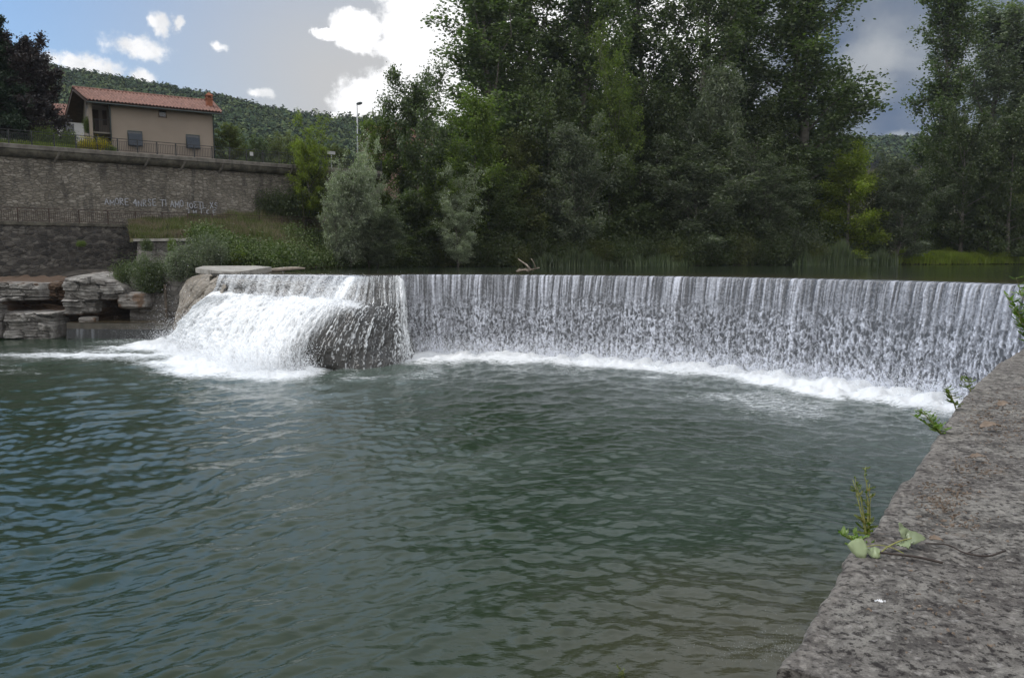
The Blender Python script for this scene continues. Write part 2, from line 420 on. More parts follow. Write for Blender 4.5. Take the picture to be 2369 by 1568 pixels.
# water over it
wpp = .25 * fbm(acr * .8, dwn * .8, seed=67, oct=3)
st = .6 * fbm(acr * 1.5 + wpp, dwn * .5, seed=61, oct=4) + .5 * (.45 - np.abs(fbm(acr * 1.8 + wpp, dwn * 1.1, seed=68, oct=4)) * 1.8)
st2 = .55 * fbm(acr * 6.5 + wpp * 2, dwn * 1.3, seed=62, oct=4) + .55 * (.4 - np.abs(fbm(acr * 5.5 + wpp, dwn * 3.2, seed=69, oct=4)) * 1.9)
fn = fbm(acr * 15, dwn * 11, seed=63, oct=4)
top = ss(1.98, 1.82, tt + .25 * fbm(acr * .8, dwn * 0, seed=64))              # glassy ribbed upper drop
top = top * ss(.0, .25, tt)
den = 1.05 - ss(3.0, 4.6, uu + .35 * (3.2 - tt)) * ss(1.0, 1.6, tt + 0 * uu) * .95  # froth density: thick left, sparse right
chute = np.exp(-((uu - (3.35 - .15 * (tt - 1))) / .22) ** 2) * ss(.1, .5, tt) * ss(2.8, 1.8, tt)
edge = ss(5.3, 6.0, uu) * ss(7.0, 6.6, uu) * ss(.8, 2.2, tt)                     # streams by the corner
ledge = np.exp(-((tt - (2.65 + .1 * st)) / .35) ** 2) * ss(2.8, 3.4, uu) * ss(5.2, 4.5, uu)
crack = ss(.5, .16, voro(acr * 3.2 + .6 * fn, dwn * 1.6 + .6 * fn, 71)[0])
froth = np.clip(.95 + st * .20 + st2 * .34 + fn * .26, 0, 1.2)
ribs = .5 + .5 * vnoise(acr * 6.5 + dwn * .6, dwn * .5, seed=65); ribs2 = .5 + .5 * vnoise(acr * 13, dwn * 16, seed=66)
topf = np.clip(.20 + ribs * .34 + ribs2 * .34, 0, .85)
sparse = np.clip(.04 + .75 * ss(.02, .5, st2 + .3 * fn) * (.6 + .6 * fn) + .45 * ss(.05, .5, fn) * (.6 + .4 * st), 0, 1)
right = ss(3.1, 3.9, uu + .45 * (3.0 - tt) * (tt > 2.3)) * ss(4.2, 3.2, 0 * tt + 3.0)
bx = uu - (np.interp(tt, [0, 1.8, 2.2, 3.0, 4.0, 5.0], [3.6, 4.1, 4.3, 4.0, 3.4, 3.1]) - 3.25) + .22 * st + .10 * st2
dn = 1 - ss(2.75, 3.75, bx)
botw = ss(1.7, 2.1, tt)
thr_ = fbm(acr * 7.5 + .5 * wpp, dwn * .45, seed=72, oct=3)
strk = ss(-.05, .50, thr_ * .55 + st2 * .45 + .50 * fn + .05)                        # fine vertical threads over dark stone
thin = np.clip(.13 + .62 * strk * (.55 + .9 * np.clip(.5 + st, 0, 1)) + .22 * np.clip(fn, 0, 1), 0, 1) * (1.05 - .30 * ss(2.6, 4.6, tt))
low = froth * dn + thin * (1 - dn)
ledge = np.exp(-((tt - (2.35 + .22 * (uu - 3.6) ** 2 + .25 * st)) / .22) ** 2) * ss(2.9, 3.4, uu) * ss(4.6, 4.1, uu)
edge = np.exp(-((uu - (6.2 + .14 * st)) / .50) ** 2)
low = low + .45 * ledge * (.8 + fn) + .75 * edge * (.75 + .8 * fn) * (.55 + .1 * tt)
rr3 = ss(4.0, 4.7, uu + .1 * st)
upr = topf * (1 - rr3) + np.clip(.12 + ribs * .30 + strk * .30 + ribs2 * .15 + .5 * edge, 0, 1) * rr3
fo = upr * top + low * (1 - top)
fo = np.clip(fo + chute * .6 * (.7 + .5 * fn), 0, 1)
fo = fo * ss(-.02, .12, tt)
frothA = np.clip(fo, 0, 1) * (1 - top)
dnn = dn * botw
dsp = dnn * (.26 + .22 * st + .10 * st2 + .05 * fn) + .05 * (fo - .5) + (1 - dnn) * ss(.3, 1.6, tt) * (-.16 + .40 * rockN) * (1 - .3 * top)
dsp = dsp * ss(0, .4, tt)
wat = Sf + Nf * dsp[..., None]
wat[0, :, 2] = ZR + .003
ca = fmesh('cascade_water', wat.reshape(-1, 3), grid_faces(NR, NC), M_froth, smooth=True, attrs={'foam': fo}, base=C[5, 4])
tag(ca, kind='structure')

# ------------------------------------------------------------------ the pool
foot, _ = resample(cp[::30] + nrm[::30] * .9, 200)
cf = Sf[-1, ::12, :2]
def dist_poly(X, Y, pl):
    shp = X.shape; out = np.full(X.size, 1e9); xs, ys = X.ravel(), Y.ravel()
    for k in range(len(pl) - 1):
        a, b_ = pl[k], pl[k + 1]; ab = b_ - a; L2 = (ab ** 2).sum() + 1e-9
        u = np.clip(((xs - a[0]) * ab[0] + (ys - a[1]) * ab[1]) / L2, 0, 1)
        out = np.minimum(out, np.hypot(xs - a[0] - u * ab[0], ys - a[1] - u * ab[1]))
    return out.reshape(shp)
rowsY = []
v_ = np.linspace(1.02, 0.0, 760)            # from near to far
Yn, Yf = 5.2, 60.
iY = np.linspace(1 / Yn, 1 / Yf, 760) * .75 + np.linspace(1 / Yn ** .5, 1 / Yf ** .5, 760) ** 2 * .25
rowsY = 1 / iY
colsA = np.tan(np.linspace(math.radians(-37.5), math.radians(37), 900))
YY, AA = np.meshgrid(rowsY, colsA, indexing='ij'); XX = AA * YY
h = np.zeros_like(XX)
wr = np.random.default_rng(5)
dYr = np.gradient(rowsY)[:, None]
wx_ = XX + 1.2 * fbm(XX * .13, YY * .13, seed=81, oct=3); wy_ = YY + 1.2 * fbm(XX * .13 + 9, YY * .13, seed=82, oct=3)
mixr = ss(-6, 9, XX)
for k in range(84):
    lam = .16 * (2.8 / .16) ** wr.random(); kk = 2 * PI / lam
    th = math.radians(-68 + wr.normal() * 33) if k % 2 else math.radians(-92 + wr.normal() * 30)
    amp = .0066 * lam * (1.0 if lam < 1.1 else .55)
    att = np.clip((lam / (2.6 * np.abs(dYr) * abs(math.sin(th)) + 1e-6)) - .4, 0, 1)
    env = .35 + .95 * (.5 + .5 * vnoise(XX * .16 + k * 3.1, YY * .16 + k * 1.7, seed=90 + k % 7))
    env = env * (1 - (.50 if lam > .5 else .15) * ss(-2, 8, XX))
    env = env * ((mixr * .8 + .2) if k % 2 == 0 else (1.15 - .7 * mixr))
    h += amp * att * env * np.sin(kk * (wx_ * math.cos(th) + wy_ * math.sin(th)) + wr.random() * 6.28)
dF = dist_poly(XX, YY, foot); dC = dist_poly(XX, YY, cf[:-3]); 
lw = fbm(XX * .35, YY * .35, seed=85, oct=4)
foam = np.clip(1.2 - (dF + lw * 2.6 + .5 * fbm(XX * 1.4, YY * 1.4, seed=83)) / 3.3, 0, 1)
isC = XX < -7.2
dC2 = np.hypot(np.clip(XX + 9.5, 0, 99) * 1.2, 0) * 0 + dC
fC = np.clip(1.25 - (dC2 + lw * 1.6) / 3.0, 0, 1) * ss(-7.0, -9.6, XX)
fC2 = np.clip(.35 - (dC2 + lw) / 3.0, 0, .35) * ss(-4., -7., XX)
# long foam streaks drifting to the left of the cascade
e1 = np.exp(-((YY - 41.5) / 3.4) ** 2) * ss(-12, -16, XX) * ss(-34, -22, XX)
e2 = np.exp(-((YY - 34.6) / 2.0) ** 2) * ss(-13, -17, XX) * ss(-30, -24, XX)
str_ = fbm(XX * .22 + .2 * YY, YY * .55, seed=86, oct=5)
fl = np.clip((e1 * (.66 + .4 * ss(-24, -17, XX)) + e2 * .20) + str_ * .95 * np.maximum(e1, e2 * .6), 0, .95)
foam = np.maximum(np.maximum(foam, fC), np.maximum(fC2, fl))
far = np.clip(.30 - (np.minimum(dF, dC) - 2.0) / 26, 0, .2) * (.7 + .6 * fbm(XX * .12, YY * .2, seed=87)) 
patch = fbm(XX * .18 - .1 * YY, YY * .16, seed=88, oct=4)
swirl = fbm(XX * .5 + .25 * YY, YY * .16 - .1 * XX, seed=92, oct=5)
far = far + .30 * ss(.12, .5, swirl) * np.exp(-np.minimum(dF, dC) / 9.) + .22 * np.exp(-((np.minimum(dF, dC) - 4.0) / 5.0) ** 2) * ss(.0, .4, patch) + .1 * ss(.25, .5, patch) * ss(15, 24, YY)
foam = np.maximum(foam, np.clip(far, 0, .46))
aer = np.clip(1.1 - np.minimum(dF, dC * .9) / 9., 0, 1) ** 1.5 * .85 + .25 * ss(.1, .5, patch) * ss(10, 20, YY)
cornerX = ss(-1.5, 3.5, XX + .4 * fbm(XX * .3, YY * .3, seed=89)) * ss(14., 9., YY + 2.0 * fbm(XX * .2, YY * .25, seed=95))
brown = np.clip(cornerX, 0, 1) * .5 + .06 * ss(12, 8, YY)
cho = np.exp(-np.minimum(dF, dC) / 7.)
h += cho * (.10 * fbm(XX * 1.1, YY * 1.1, seed=96, oct=4) + .05 * fbm(XX * 3, YY * 3, seed=97, oct=3))
fm = ss(.45, 1.0, foam)
h += fm * (.16 + .32 * fbm(XX * 1.6, YY * 1.6, seed=98, oct=4)) 
V = np.stack([XX, YY, h], -1).reshape(-1, 3)
pool = fmesh('water', V, grid_faces(760, 900), M_pool, smooth=True, attrs={'foam': foam, 'aer': np.clip(aer, 0, 1), 'brown': np.clip(brown, 0, 1)})
tag(pool, kind='structure')

# --- froth mound at the foot of the weir: a rolling white boil
M_foam, t = newmat('white_foam')
fnz = t.noise(t.co, 6., 6, .65)
princ(t, t.mix(t.maprange(fnz, .3, .7), (.56, .59, .62), (.78, .80, .82)), .7, t.bump(fnz, .6, .12), .2)
def boil(name, line, width, height, seed):
    n = len(line); w_ = 34
    tn = np.gradient(line, axis=0); tn /= np.linalg.norm(tn, axis=1)[:, None]; nn = np.stack([tn[:, 1], -tn[:, 0]], 1)
    a = np.linspace(0, 1, w_)
    s = np.arange(n) * np.linalg.norm(line[1] - line[0])
    A, Sg = np.meshgrid(a, s, indexing='ij')
    wl = width * (1 + .35 * fbm(Sg * .5, Sg * 0, seed=seed))
    o = (A - .25) * wl
    hh = height * np.sin(np.clip(A * 1.08, 0, 1) * PI) ** .7 * (.55 + .9 * np.abs(fbm(Sg * 1.2, A * 3, seed=seed + 1, oct=4)) + .5 * fbm(Sg * 4, A * 6, seed=seed + 2, oct=4)) - .08
    X = line[None, :, 0] + nn[None, :, 0] * o; Y = line[None, :, 1] + nn[None, :, 1] * o
    V = np.stack([X, Y, hh], -1).reshape(-1, 3)
    return V, grid_faces(w_, n)
l1, _ = resample(cp[12::30] + nrm[12::30] * 1.15, 900)
l2, _ = resample(Sf[-1, 0:300:12, :2] * 1.0, 320)
V1, F1 = boil('a', l1, 1.0, .24, 101); V2, F2 = boil('b', l2[::-1], 1.7, .38, 111)
V2b = V2
mb = MB(); mb.add(V1, F1); mb.add(V2, F2)
fmo = mb.build('foam', M_foam, smooth=True); tag(fmo, kind='stuff')

# --- spray: droplets thrown up where the water lands
def droplets(P_, size):
    n = len(P_); base = np.array([[1, 1, 1], [1, -1, -1], [-1, 1, -1], [-1, -1, 1]]) * .55
    j = rng.normal(0, .3, (n, 4, 3)) + base[None]
    V = P_[:, None] + j * np.asarray(size).reshape(-1, 1, 1)
    i = np.arange(n)[:, None] * 4
    Fq = np.concatenate([i + np.array([[0, 1, 2]]), i + np.array([[0, 3, 1]]), i + np.array([[0, 2, 3]]), i + np.array([[1, 3, 2]])])
    return V.reshape(-1, 3), Fq
pts = []; szs = []
n = 60000
k = rng.integers(0, NU - 1, n); dz = rng.exponential(.34, n) * (0.6 + .8 * (.5 + .5 * vnoise(cs_[k] * .9, cs_[k] * 0, seed=120)))
o = rng.normal(.95, .38, n)
pts.append(np.c_[cp[k] + nrm[k] * o[:, None], dz]); szs.append(rng.uniform(.006, .020, n))
n = 26000
kc = rng.integers(0, 330, n); rr_ = Sf[-1, kc]; out = rng.normal(.2, .5, n)
nd = Nf[-1, kc, :2]; nd /= np.linalg.norm(nd, axis=1)[:, None]
pts.append(np.c_[rr_[:, :2] + nd * out[:, None], rng.exponential(.45, n)]); szs.append(rng.uniform(.008, .024, n))
# drops skipping over the cascade surface
n = 42000
ri = rng.integers(30, NR, n); ci = rng.integers(0, NC, n); keep = rng.random(n) < (.08 + .92 * dn[ri, ci]) * fo[ri, ci] * (1 - .6 * top[ri, ci])
ri, ci = ri[keep], ci[keep]
pts.append(wat[ri, ci] + Nf[ri, ci] * rng.exponential(.09, len(ri))[:, None] + rng.normal(0, .04, (len(ri), 3))); szs.append(rng.uniform(.007, .02, len(ri)))
# mist of the cascade drifting to the left
n = 4500
pts.append(np.c_[rng.normal(-20.2, 1.0, n), rng.normal(44.5, 1.2, n), rng.exponential(.7, n)]); szs.append(rng.uniform(.004, .009, n))
# small splash beside the near corner of the quay
A0 = G(1800, 1530, 0.0)
n = 700
pts.append(np.c_[A0[0] + .25 - rng.exponential(.35, n), rng.normal(A0[1] + .1, .12, n), rng.exponential(.12, n)]); szs.append(rng.uniform(.0015, .004, n))
Vd, Fd = droplets(np.concatenate(pts), np.concatenate(szs))
M_drop = simple('water_drops', (.85, .87, .90), .4, .02, 1, .4)
sp = fmesh('spray', Vd, Fd, M_drop); tag(sp, kind='stuff')

# ------------------------------------------------------------------ river above the weir
bankpx = [(455, 47.6), (520, 50.0), (600, 51.5), (640, 53.5), (700, 60), (760, 67), (850, 72), (1000, 78), (1200, 82), (1400, 86), (1600, 91), (1800, 96), (2000, 101), (2200, 106), (2400, 110), (2700, 118), (3100, 130)]
bank = np.array([(XY(x, Y), Y) for x, Y in bankpx])
crest_all = np.concatenate([Sf[0, ::60, :2], cp[::40] - nrm[::40] * .34])
ca_, _ = resample(crest_all, 420)
bk_, _ = resample(bank, 420)
tt_ = np.linspace(0, 1, 110) ** 1.6
RV = ca_[None] * (1 - tt_)[:, None, None] + bk_[None] * tt_[:, None, None] * 1.0
hz = .004 * fbm(RV[..., 0] * 1.5, RV[..., 1] * 1.5, seed=131, oct=3) * 1.0
Z = np.full(RV.shape[:2], ZR) + hz; Z[0] = ZR - .02
d0 = tt_[:, None] + 0 * Z
brn = np.clip(1 - (np.linalg.norm(RV - ca_[None], axis=2)) / 9., 0, 1)
riv = fmesh('river_water', np.dstack([RV, Z]).reshape(-1, 3), grid_faces(110, 420)[:, ::-1], M_river, smooth=True,
            attrs={'foam': np.zeros(Z.shape), 'aer': np.zeros(Z.shape), 'brown': brn * .95})
tag(riv, kind='structure')
# ------------------------------------------------------------------ stone walls of the left bank
WL0 = np.array([-36.3, 58.0]); WD = np.array([.7923, .6101]); WN = np.array([-.6101, .7923])
def W(s, n, z): p = WL0 + WD * s + WN * n; return np.array([p[0], p[1], z])
WA = math.atan2(WD[1], WD[0])
def stone_mat(name, cols, mortar, sx=2.2, sz=3.6, stain=.5, dark=(.05, .048, .045), low_dark=0.):
    m, t = newmat(name)
    uv = t.n('ShaderNodeUVMap').outputs[0]
    nzv = t.n('ShaderNodeTexNoise', {'Vector': uv, 'Scale': 1.6, 'Detail': 4.})
    v = t.vm('ADD', uv, t.vm('MULTIPLY', t.vm('SUBTRACT', nzv.outputs['Color'], (.5, .5, .5)), (.35, .22, 0)))
    v = t.vm('MULTIPLY', v, (sx, sz, 1))
    vo = t.n('ShaderNodeTexVoronoi', {'Vector': v, 'Scale': 1., 'Randomness': .95}, feature='F1')
    ve = t.n('ShaderNodeTexVoronoi', {'Vector': v, 'Scale': 1., 'Randomness': .95}, feature='DISTANCE_TO_EDGE')
    sepc = t.n('ShaderNodeSeparateColor', {0: vo.outputs['Color']})
    c = t.ramp(sepc.outputs[0], [(i / (len(cols) - 1), k) for i, k in enumerate(cols)])
    det = t.noise(uv, 9., 6, .65)
    c = t.mix(t.maprange(det, .3, .75, 0, .55), c, tuple(x * .55 for x in cols[0]))
    edge = t.maprange(ve.outputs['Distance'], .0, .11)
    c = t.mix(edge, mortar, c)
    sn = t.noise(t.vm('MULTIPLY', uv, (1.1, .22, 1)), 1.2, 6, .6)
    c = t.mix(t.m('MULTIPLY', t.maprange(sn, .5, .68), stain), c, dark)
    bl = t.noise(uv, .28, 4, .6)
    f = t.maprange(bl, .3, .7, .72, 1.22, 'LINEAR')
    c = t.vm('MULTIPLY', c, t.n('ShaderNodeCombineXYZ', {0: f, 1: f, 2: f}).outputs[0])
    hh = t.m('ADD', t.m('MULTIPLY', edge, .8), t.m('MULTIPLY', det, .35))
    princ(t, c, .92, t.bump(hh, .9, .07), .15)
    return m
M_stoneA = stone_mat('stone_masonry', [(.165, .148, .122), (.22, .198, .165), (.31, .285, .245), (.185, .168, .142), (.245, .222, .185)], (.12, .107, .092), 2.6, 5.6, .6)
M_stoneB = stone_mat('dark_stone_masonry', [(.045, .042, .040), (.090, .082, .074), (.17, .155, .138), (.052, .048, .046), (.085, .075, .066)], (.105, .095, .085), 2.4, 4.2, .6, (.025, .024, .024))
M_stoneC = stone_mat('pale_stone_masonry', [(.13, .12, .11), (.20, .185, .17), (.26, .24, .22), (.15, .14, .125), (.20, .19, .17)], (.14, .13, .12), 1.5, 3.4, .5)
def conc_mat(name, c0, c1, sc_=1.5, stain=.5, bumpd=.02):
    m, t = newmat(name)
    n1 = t.noise(t.co, sc_, 7, .62); n2 = t.noise(t.co, sc_ * 9, 5, .6)
    sn = t.noise(t.vm('MULTIPLY', t.co, (1.6, 1.6, .25)), 1.3, 5, .6)
    c = t.mix(t.maprange(n1, .35, .65), c0, c1)
    c = t.mix(t.m('MULTIPLY', t.maprange(sn, .52, .68), stain), c, tuple(x * .35 for x in c0))
    c = t.mix(t.m('MULTIPLY', t.maprange(n2, .55, .75), .35), c, tuple(x * .6 for x in c0))
    princ(t, c, .9, t.bump(n2, .5, bumpd), .2)
    return m
M_conc = conc_mat('weathered_concrete', (.11, .10, .088), (.18, .165, .145))
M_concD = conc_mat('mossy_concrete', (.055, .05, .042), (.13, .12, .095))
M_concL = conc_mat('pale_concrete', (.26, .245, .22), (.38, .36, .33))
def wall_strip(name, s0, s1, n_of_s, z0, z1, mat, parent=None, ns=80, nz=14, seed=1, amp=.05, base=None):
    s = np.linspace(s0, s1, ns); z = np.linspace(z0, z1, nz)
    Zg, Sg = np.meshgrid(z, s, indexing='ij')
    n_ = n_of_s(Sg, Zg) + amp * fbm(Sg * 1.5, Zg * 2.5, seed=seed, oct=4)
    V = np.stack([WL0[0] + WD[0] * Sg + WN[0] * n_, WL0[1] + WD[1] * Sg + WN[1] * n_, Zg], -1).reshape(-1, 3)
    uv = np.stack([Sg, Zg], -1).reshape(-1, 2)
    return fmesh(name, V - (0 if base is None else np.array(base)), grid_faces(nz, ns), mat, parent, uv=uv)
# upper wall: battered face, cove and cap on top
S_END = 31.5
ub = tuple(W(0, 3, 7.6)); uw = empty('retaining_wall', ub)
tag(uw, 'upper sandy stone retaining wall with white scrawled graffiti and a concrete cove on top', 'wall')
wall_strip('stone_face', -26, S_END, lambda s, z: 3 + (z - 7.6) * .06, 7.4, 12.75, M_stoneA, uw, 160, 30, 7, .07, ub)
wall_strip('back_face', -26, S_END, lambda s, z: 4.6 + z * 0, 7.4, 13.3, M_conc, uw, 20, 3, 8, .0, ub)
def sweep(mb, prof, s0, s1, ns=60, closed=True):
    s = np.linspace(s0, s1, ns); pr = prof + prof[:1] if closed else prof
    V = np.concatenate([np.stack([WL0[0] + WD[0] * s + WN[0] * n, WL0[1] + WD[1] * s + WN[1] * n, np.full(ns, z)], 1) for n, z in pr])
    mb.add(V, grid_faces(len(pr), ns)[:, ::-1])
    for e in (0, ns - 1):
        mb.add(V[e::ns][:len(prof)], np.arange(len(prof))[None] if e else np.arange(len(prof))[None, ::-1])
cove = [(3.30, 12.70)] + [(3.30 - .62 * math.sin(a) * 1.0, 12.70 + .60 * (1 - math.cos(a))) for a in np.linspace(.15, PI / 2, 7)] + [(3.9, 13.30)]
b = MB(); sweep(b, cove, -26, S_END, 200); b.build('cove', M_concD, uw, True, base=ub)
cap = [(2.60, 13.30), (2.60, 13.58), (2.66, 13.64), (4.4, 13.64), (4.4, 13.30)]
b = MB(); sweep(b, cap, -26, S_END, 200); b.build('cap', M_conc, uw, base=ub)
for s in (-16.5, -11.8, -4.1, 3.0, 9.5, 12.4, 15.6, 21.9):     # worn ribs on the cove
    b = MB(); b.tube([W(s, 3.28, 12.5), W(s + .12, 2.98, 12.8), W(s + .3, 2.66, 13.27)], [.08, .12, .10], 6); b.build('corbel', M_conc, uw, base=ub)
# graffiti strokes painted on the face
STK = {'A': [[(0, 0), (.35, 1), (.7, 0)], [(.15, .4), (.58, .4)]], 'M': [[(0, 0), (.05, 1), (.4, .35), (.75, 1), (.8, 0)]], 'O': [[(.35, 0), (.05, .3), (.08, .8), (.4, 1), (.7, .7), (.65, .2), (.35, 0)]],
       'R': [[(0, 0), (0, 1), (.5, .9), (.5, .6), (0, .5), (.6, 0)]], 'E': [[(.6, 1), (0, .95), (0, 0), (.6, .02)], [(0, .5), (.5, .5)]], '4': [[(.55, -.2), (.5, 1), (0, .3), (.75, .3)]],
       'N': [[(0, 0), (0, 1), (.6, 0), (.6, 1)]], 'S': [[(.6, .9), (.2, 1), (.05, .7), (.55, .35), (.45, 0), (0, .08)]], 'T': [[(-.1, 1), (.8, 1)], [(.35, 1), (.35, 0)]], 'I': [[(.1, 0), (.1, 1)]],
       '&': [[(.65, .95), (.1, 1), (0, .7), (.4, .5), (.05, .2), (.2, -.1), (.7, .1)]], 'X': [[(0, 0), (.6, 1)], [(0, 1), (.65, 0)]], 'J': [[(0, 1), (.6, .95), (.6, .2), (.2, 0)]], 'C': [[(.6, .95), (.1, .8), (.05, .2), (.6, 0)]]}
M_paint = simple('white_paint', (.36, .37, .40), .8, .3, 2.)
b = MB()
def scrawl(txt, s, z, hgt, adv, wid=.024):
    rr = random.Random(3)
    for ch in txt:
        if ch != ' ':
            hh = hgt * rr.uniform(.85, 1.15); dz = rr.uniform(-.06, .06)
            for ln in STK[ch]:
                for (x0, y0), (x1, y1) in zip(ln[:-1], ln[1:]):
                    if rr.random() < .03: continue
                    p0 = np.array([s + x0 * hgt * .8, z + dz + y0 * hh]); p1 = np.array([s + x1 * hgt * .8, z + dz + y1 * hh])
                    d = (p1 - p0); d /= np.linalg.norm(d) + 1e-9; q = np.array([-d[1], d[0]]) * wid
                    pts4 = [p0 - q - d * wid * .5, p1 - q + d * wid * .5, p1 + q + d * wid * .5, p0 + q - d * wid * .5]
                    fr = [W(p[0], 3 + (p[1] - 7.6) * .06 - .075, p[1]) for p in pts4]; bk = [W(p[0], 3 + (p[1] - 7.6) * .06 + .06, p[1]) for p in pts4]
                    b.add(fr + bk, np.array([[0, 1, 2, 3], [0, 4, 5, 1], [1, 5, 6, 2], [2, 6, 7, 3], [3, 7, 4, 0]]))
        s += adv * (.45 if ch == 'I' else .6 if ch == ' ' else 1)
def s_at(dx, n, dy=380.): # position along the wall seen at image x
    k = kx(dx, dy); o = WL0 + WN * n
    return (k * o[1] - o[0]) / (WD[0] - k * WD[1])
sg = s_at(243, 3, 475)
zt = P(300, 474, W(s_at(300, 3, 475), 3, 0)[1])[2]
scrawl('AMORE 4NRSE TI AMO IO&TE XS', s_at(243, 3, 475), zt, .50, (s_at(500, 3, 475) - s_at(243, 3, 475)) / 23.2)
z2 = P(430, 493, W(s_at(430, 3, 475), 3, 0)[1])[2]
scrawl('JMTCE', s_at(431, 3, 475), z2, .42, .56)
gr_ = b.build('graffiti', M_paint, uw, base=ub)

# lower wall with its coping
lb = tuple(W(0, 0, 3)); lw_ = empty('river_wall', lb)
tag(lw_, 'lower black-stained stone river wall below the rusty brown railing and above the rocks', 'wall')
wall_strip('stone_face', -26, 24, lambda s, z: (z - 7.5) * .07, 2.4, 7.45, M_stoneB, lw_, 150, 34, 17, .10, lb)
b = MB(); sweep(b, [(-.10, 7.45), (-.10, 7.66), (.35, 7.66), (.35, 7.45)], -26, 24, 30); b.build('coping', M_concD, lw_, base=lb)
b = MB(); sweep(b, [(.36, 7.3), (.36, 7.60), (2.98, 7.60), (2.98, 7.3)], -26, 26, 6)
pth = b.build('path', M_conc, base=lb); tag(pth, kind='structure')

# railings
M_iron = simple('brown_iron', (.055, .035, .028), .6, .4, 3., .4, .3)
M_irongrey = simple('grey_iron', (.035, .036, .038), .6, .3, 3., .4, .3)
def railing(label, s0, pitch, nb, n, z0, mat, group, hgt=1.02):
    bs = W(s0, n, z0); r = empty('railing', bs); tag(r, label, 'railing')
    for i in range(nb + 1):
        s = s0 + i * pitch
        b = MB(); b.box(W(s, n, z0 + hgt / 2), (.09, .07, hgt), WD); b.build('post', mat, r, base=bs)
    s1 = s0 + nb * pitch
    for z, hh, nm in ((z0 + hgt + .02, .045, 'handrail'), (z0 + hgt - .18, .03, 'top_bar'), (z0 + .12, .03, 'bottom_bar')):
        b = MB(); b.box(W((s0 + s1) / 2, n, z), (s1 - s0 + .06, .065 if nm == 'handrail' else .03, hh), WD); b.build(nm, mat, r, base=bs)
    for i in range(nb):
        b = MB(); k = int(pitch / .135)
        for j in range(1, k):
            b.box(W(s0 + i * pitch + j * pitch / k, n, z0 + .12 + (hgt - .30) / 2), (.028, .028, hgt - .31), WD)
        b.build('infill', mat, r, base=bs)
    return r
railing('long rusty brown railing beside the lower path, in front of the graffiti wall', -8.0, 2.0, 20, .12, 7.66, M_iron, None)
railing('long dark grey railing on top of the upper retaining wall, running past the house', -9.0, 1.5, 27, 2.85, 13.64, M_irongrey, None)

# pale cross wall with capping and the vertical wall under it
cbp = P(395, 560, 54.5)
c0 = P(318, 552, 56.2)[:2]; c1 = P(480, 551, 54.2)[:2]; zc = P(395, 551, 55.)[2]
cd = (c1 - c0); L_ = np.linalg.norm(cd); cd /= L_; cn = np.array([-cd[1], cd[0]])
cw = empty('sluice_wall', (c0[0], c0[1], 0)); tag(cw, 'pale block wall with a concrete cap, half hidden by grey-green shrubs above the little sill', 'wall')
s = np.linspace(-.0, L_ + 1.0, 50); z = np.linspace(.4, zc - .16, 20); Zg, Sg = np.meshgrid(z, s, indexing='ij'); n_ = .05 * fbm(Sg * 2, Zg * 2, seed=31) - (zc - Zg) * .12
V = np.stack([c0[0] + cd[0] * Sg + cn[0] * n_, c0[1] + cd[1] * Sg + cn[1] * n_, Zg], -1).reshape(-1, 3)
fmesh('stone_face', V - np.array([c0[0], c0[1], 0]), grid_faces(20, 50), M_stoneC, cw, uv=np.stack([Sg, Zg], -1).reshape(-1, 2))
b = MB(); m_ = (c0 + c1) / 2 + cn * .2; b.box((m_[0], m_[1], zc - .08), (L_ + .3, .9, .17), cd); b.build('cap', M_concL, cw, base=(c0[0], c0[1], 0))
# lower vertical wall between cave and abutment, streaked brown
def vstrip(name, x0, y0a, x1, y1a, Y0, Y1, zb, mat, parent=None, amp=.08, seed=3, back=.8):
    a = P(x0, y0a, Y0); c = P(x1, y1a, Y1)
    u = np.linspace(0, 1, 40); v = np.linspace(0, 1, 26); Vv, Uu = np.meshgrid(v, u, indexing='ij')
    X = a[0] + (c[0] - a[0]) * Uu; Y = a[1] + (c[1] - a[1]) * Uu; Zt = a[2] + (c[2] - a[2]) * Uu; Z = zb + (Zt - zb) * Vv
    Lw = np.hypot(c[0] - a[0], c[1] - a[1]); Y = Y + amp * fbm(Uu * Lw * 1.3, Z * 2.2, seed=seed, oct=4) + (Z - zb) * .06
    V = np.stack([X, Y, Z], -1); Vb = V[::-1].copy(); Vb[..., 1] += back
    V2 = np.concatenate([V.reshape(-1, 3), Vb.reshape(-1, 3)])
    uv = np.stack([Uu * Lw, Z], -1).reshape(-1, 2); uv2 = np.concatenate([uv, uv])
    return fmesh(name, V2, grid_faces(52, 40), mat, parent, uv=uv2)
fw = vstrip('flood_wall', 296, 640, 432, 628, 51.5, 50.0, .5, M_stoneC, None, .12, 33)
tag(fw, 'vertical grey masonry wall with a brown rust streak, between the dark cave and the abutment', 'wall')
M_rust = simple('rust_stain', (.085, .068, .052), .9, .5, 3.)
b = MB(); q0 = P(381, 655, 50.25); b.box((q0[0], q0[1] + .02, 2.0), (.16, .06, 2.7), (1, -.05)); b.build('stain_strip', M_rust, fw)

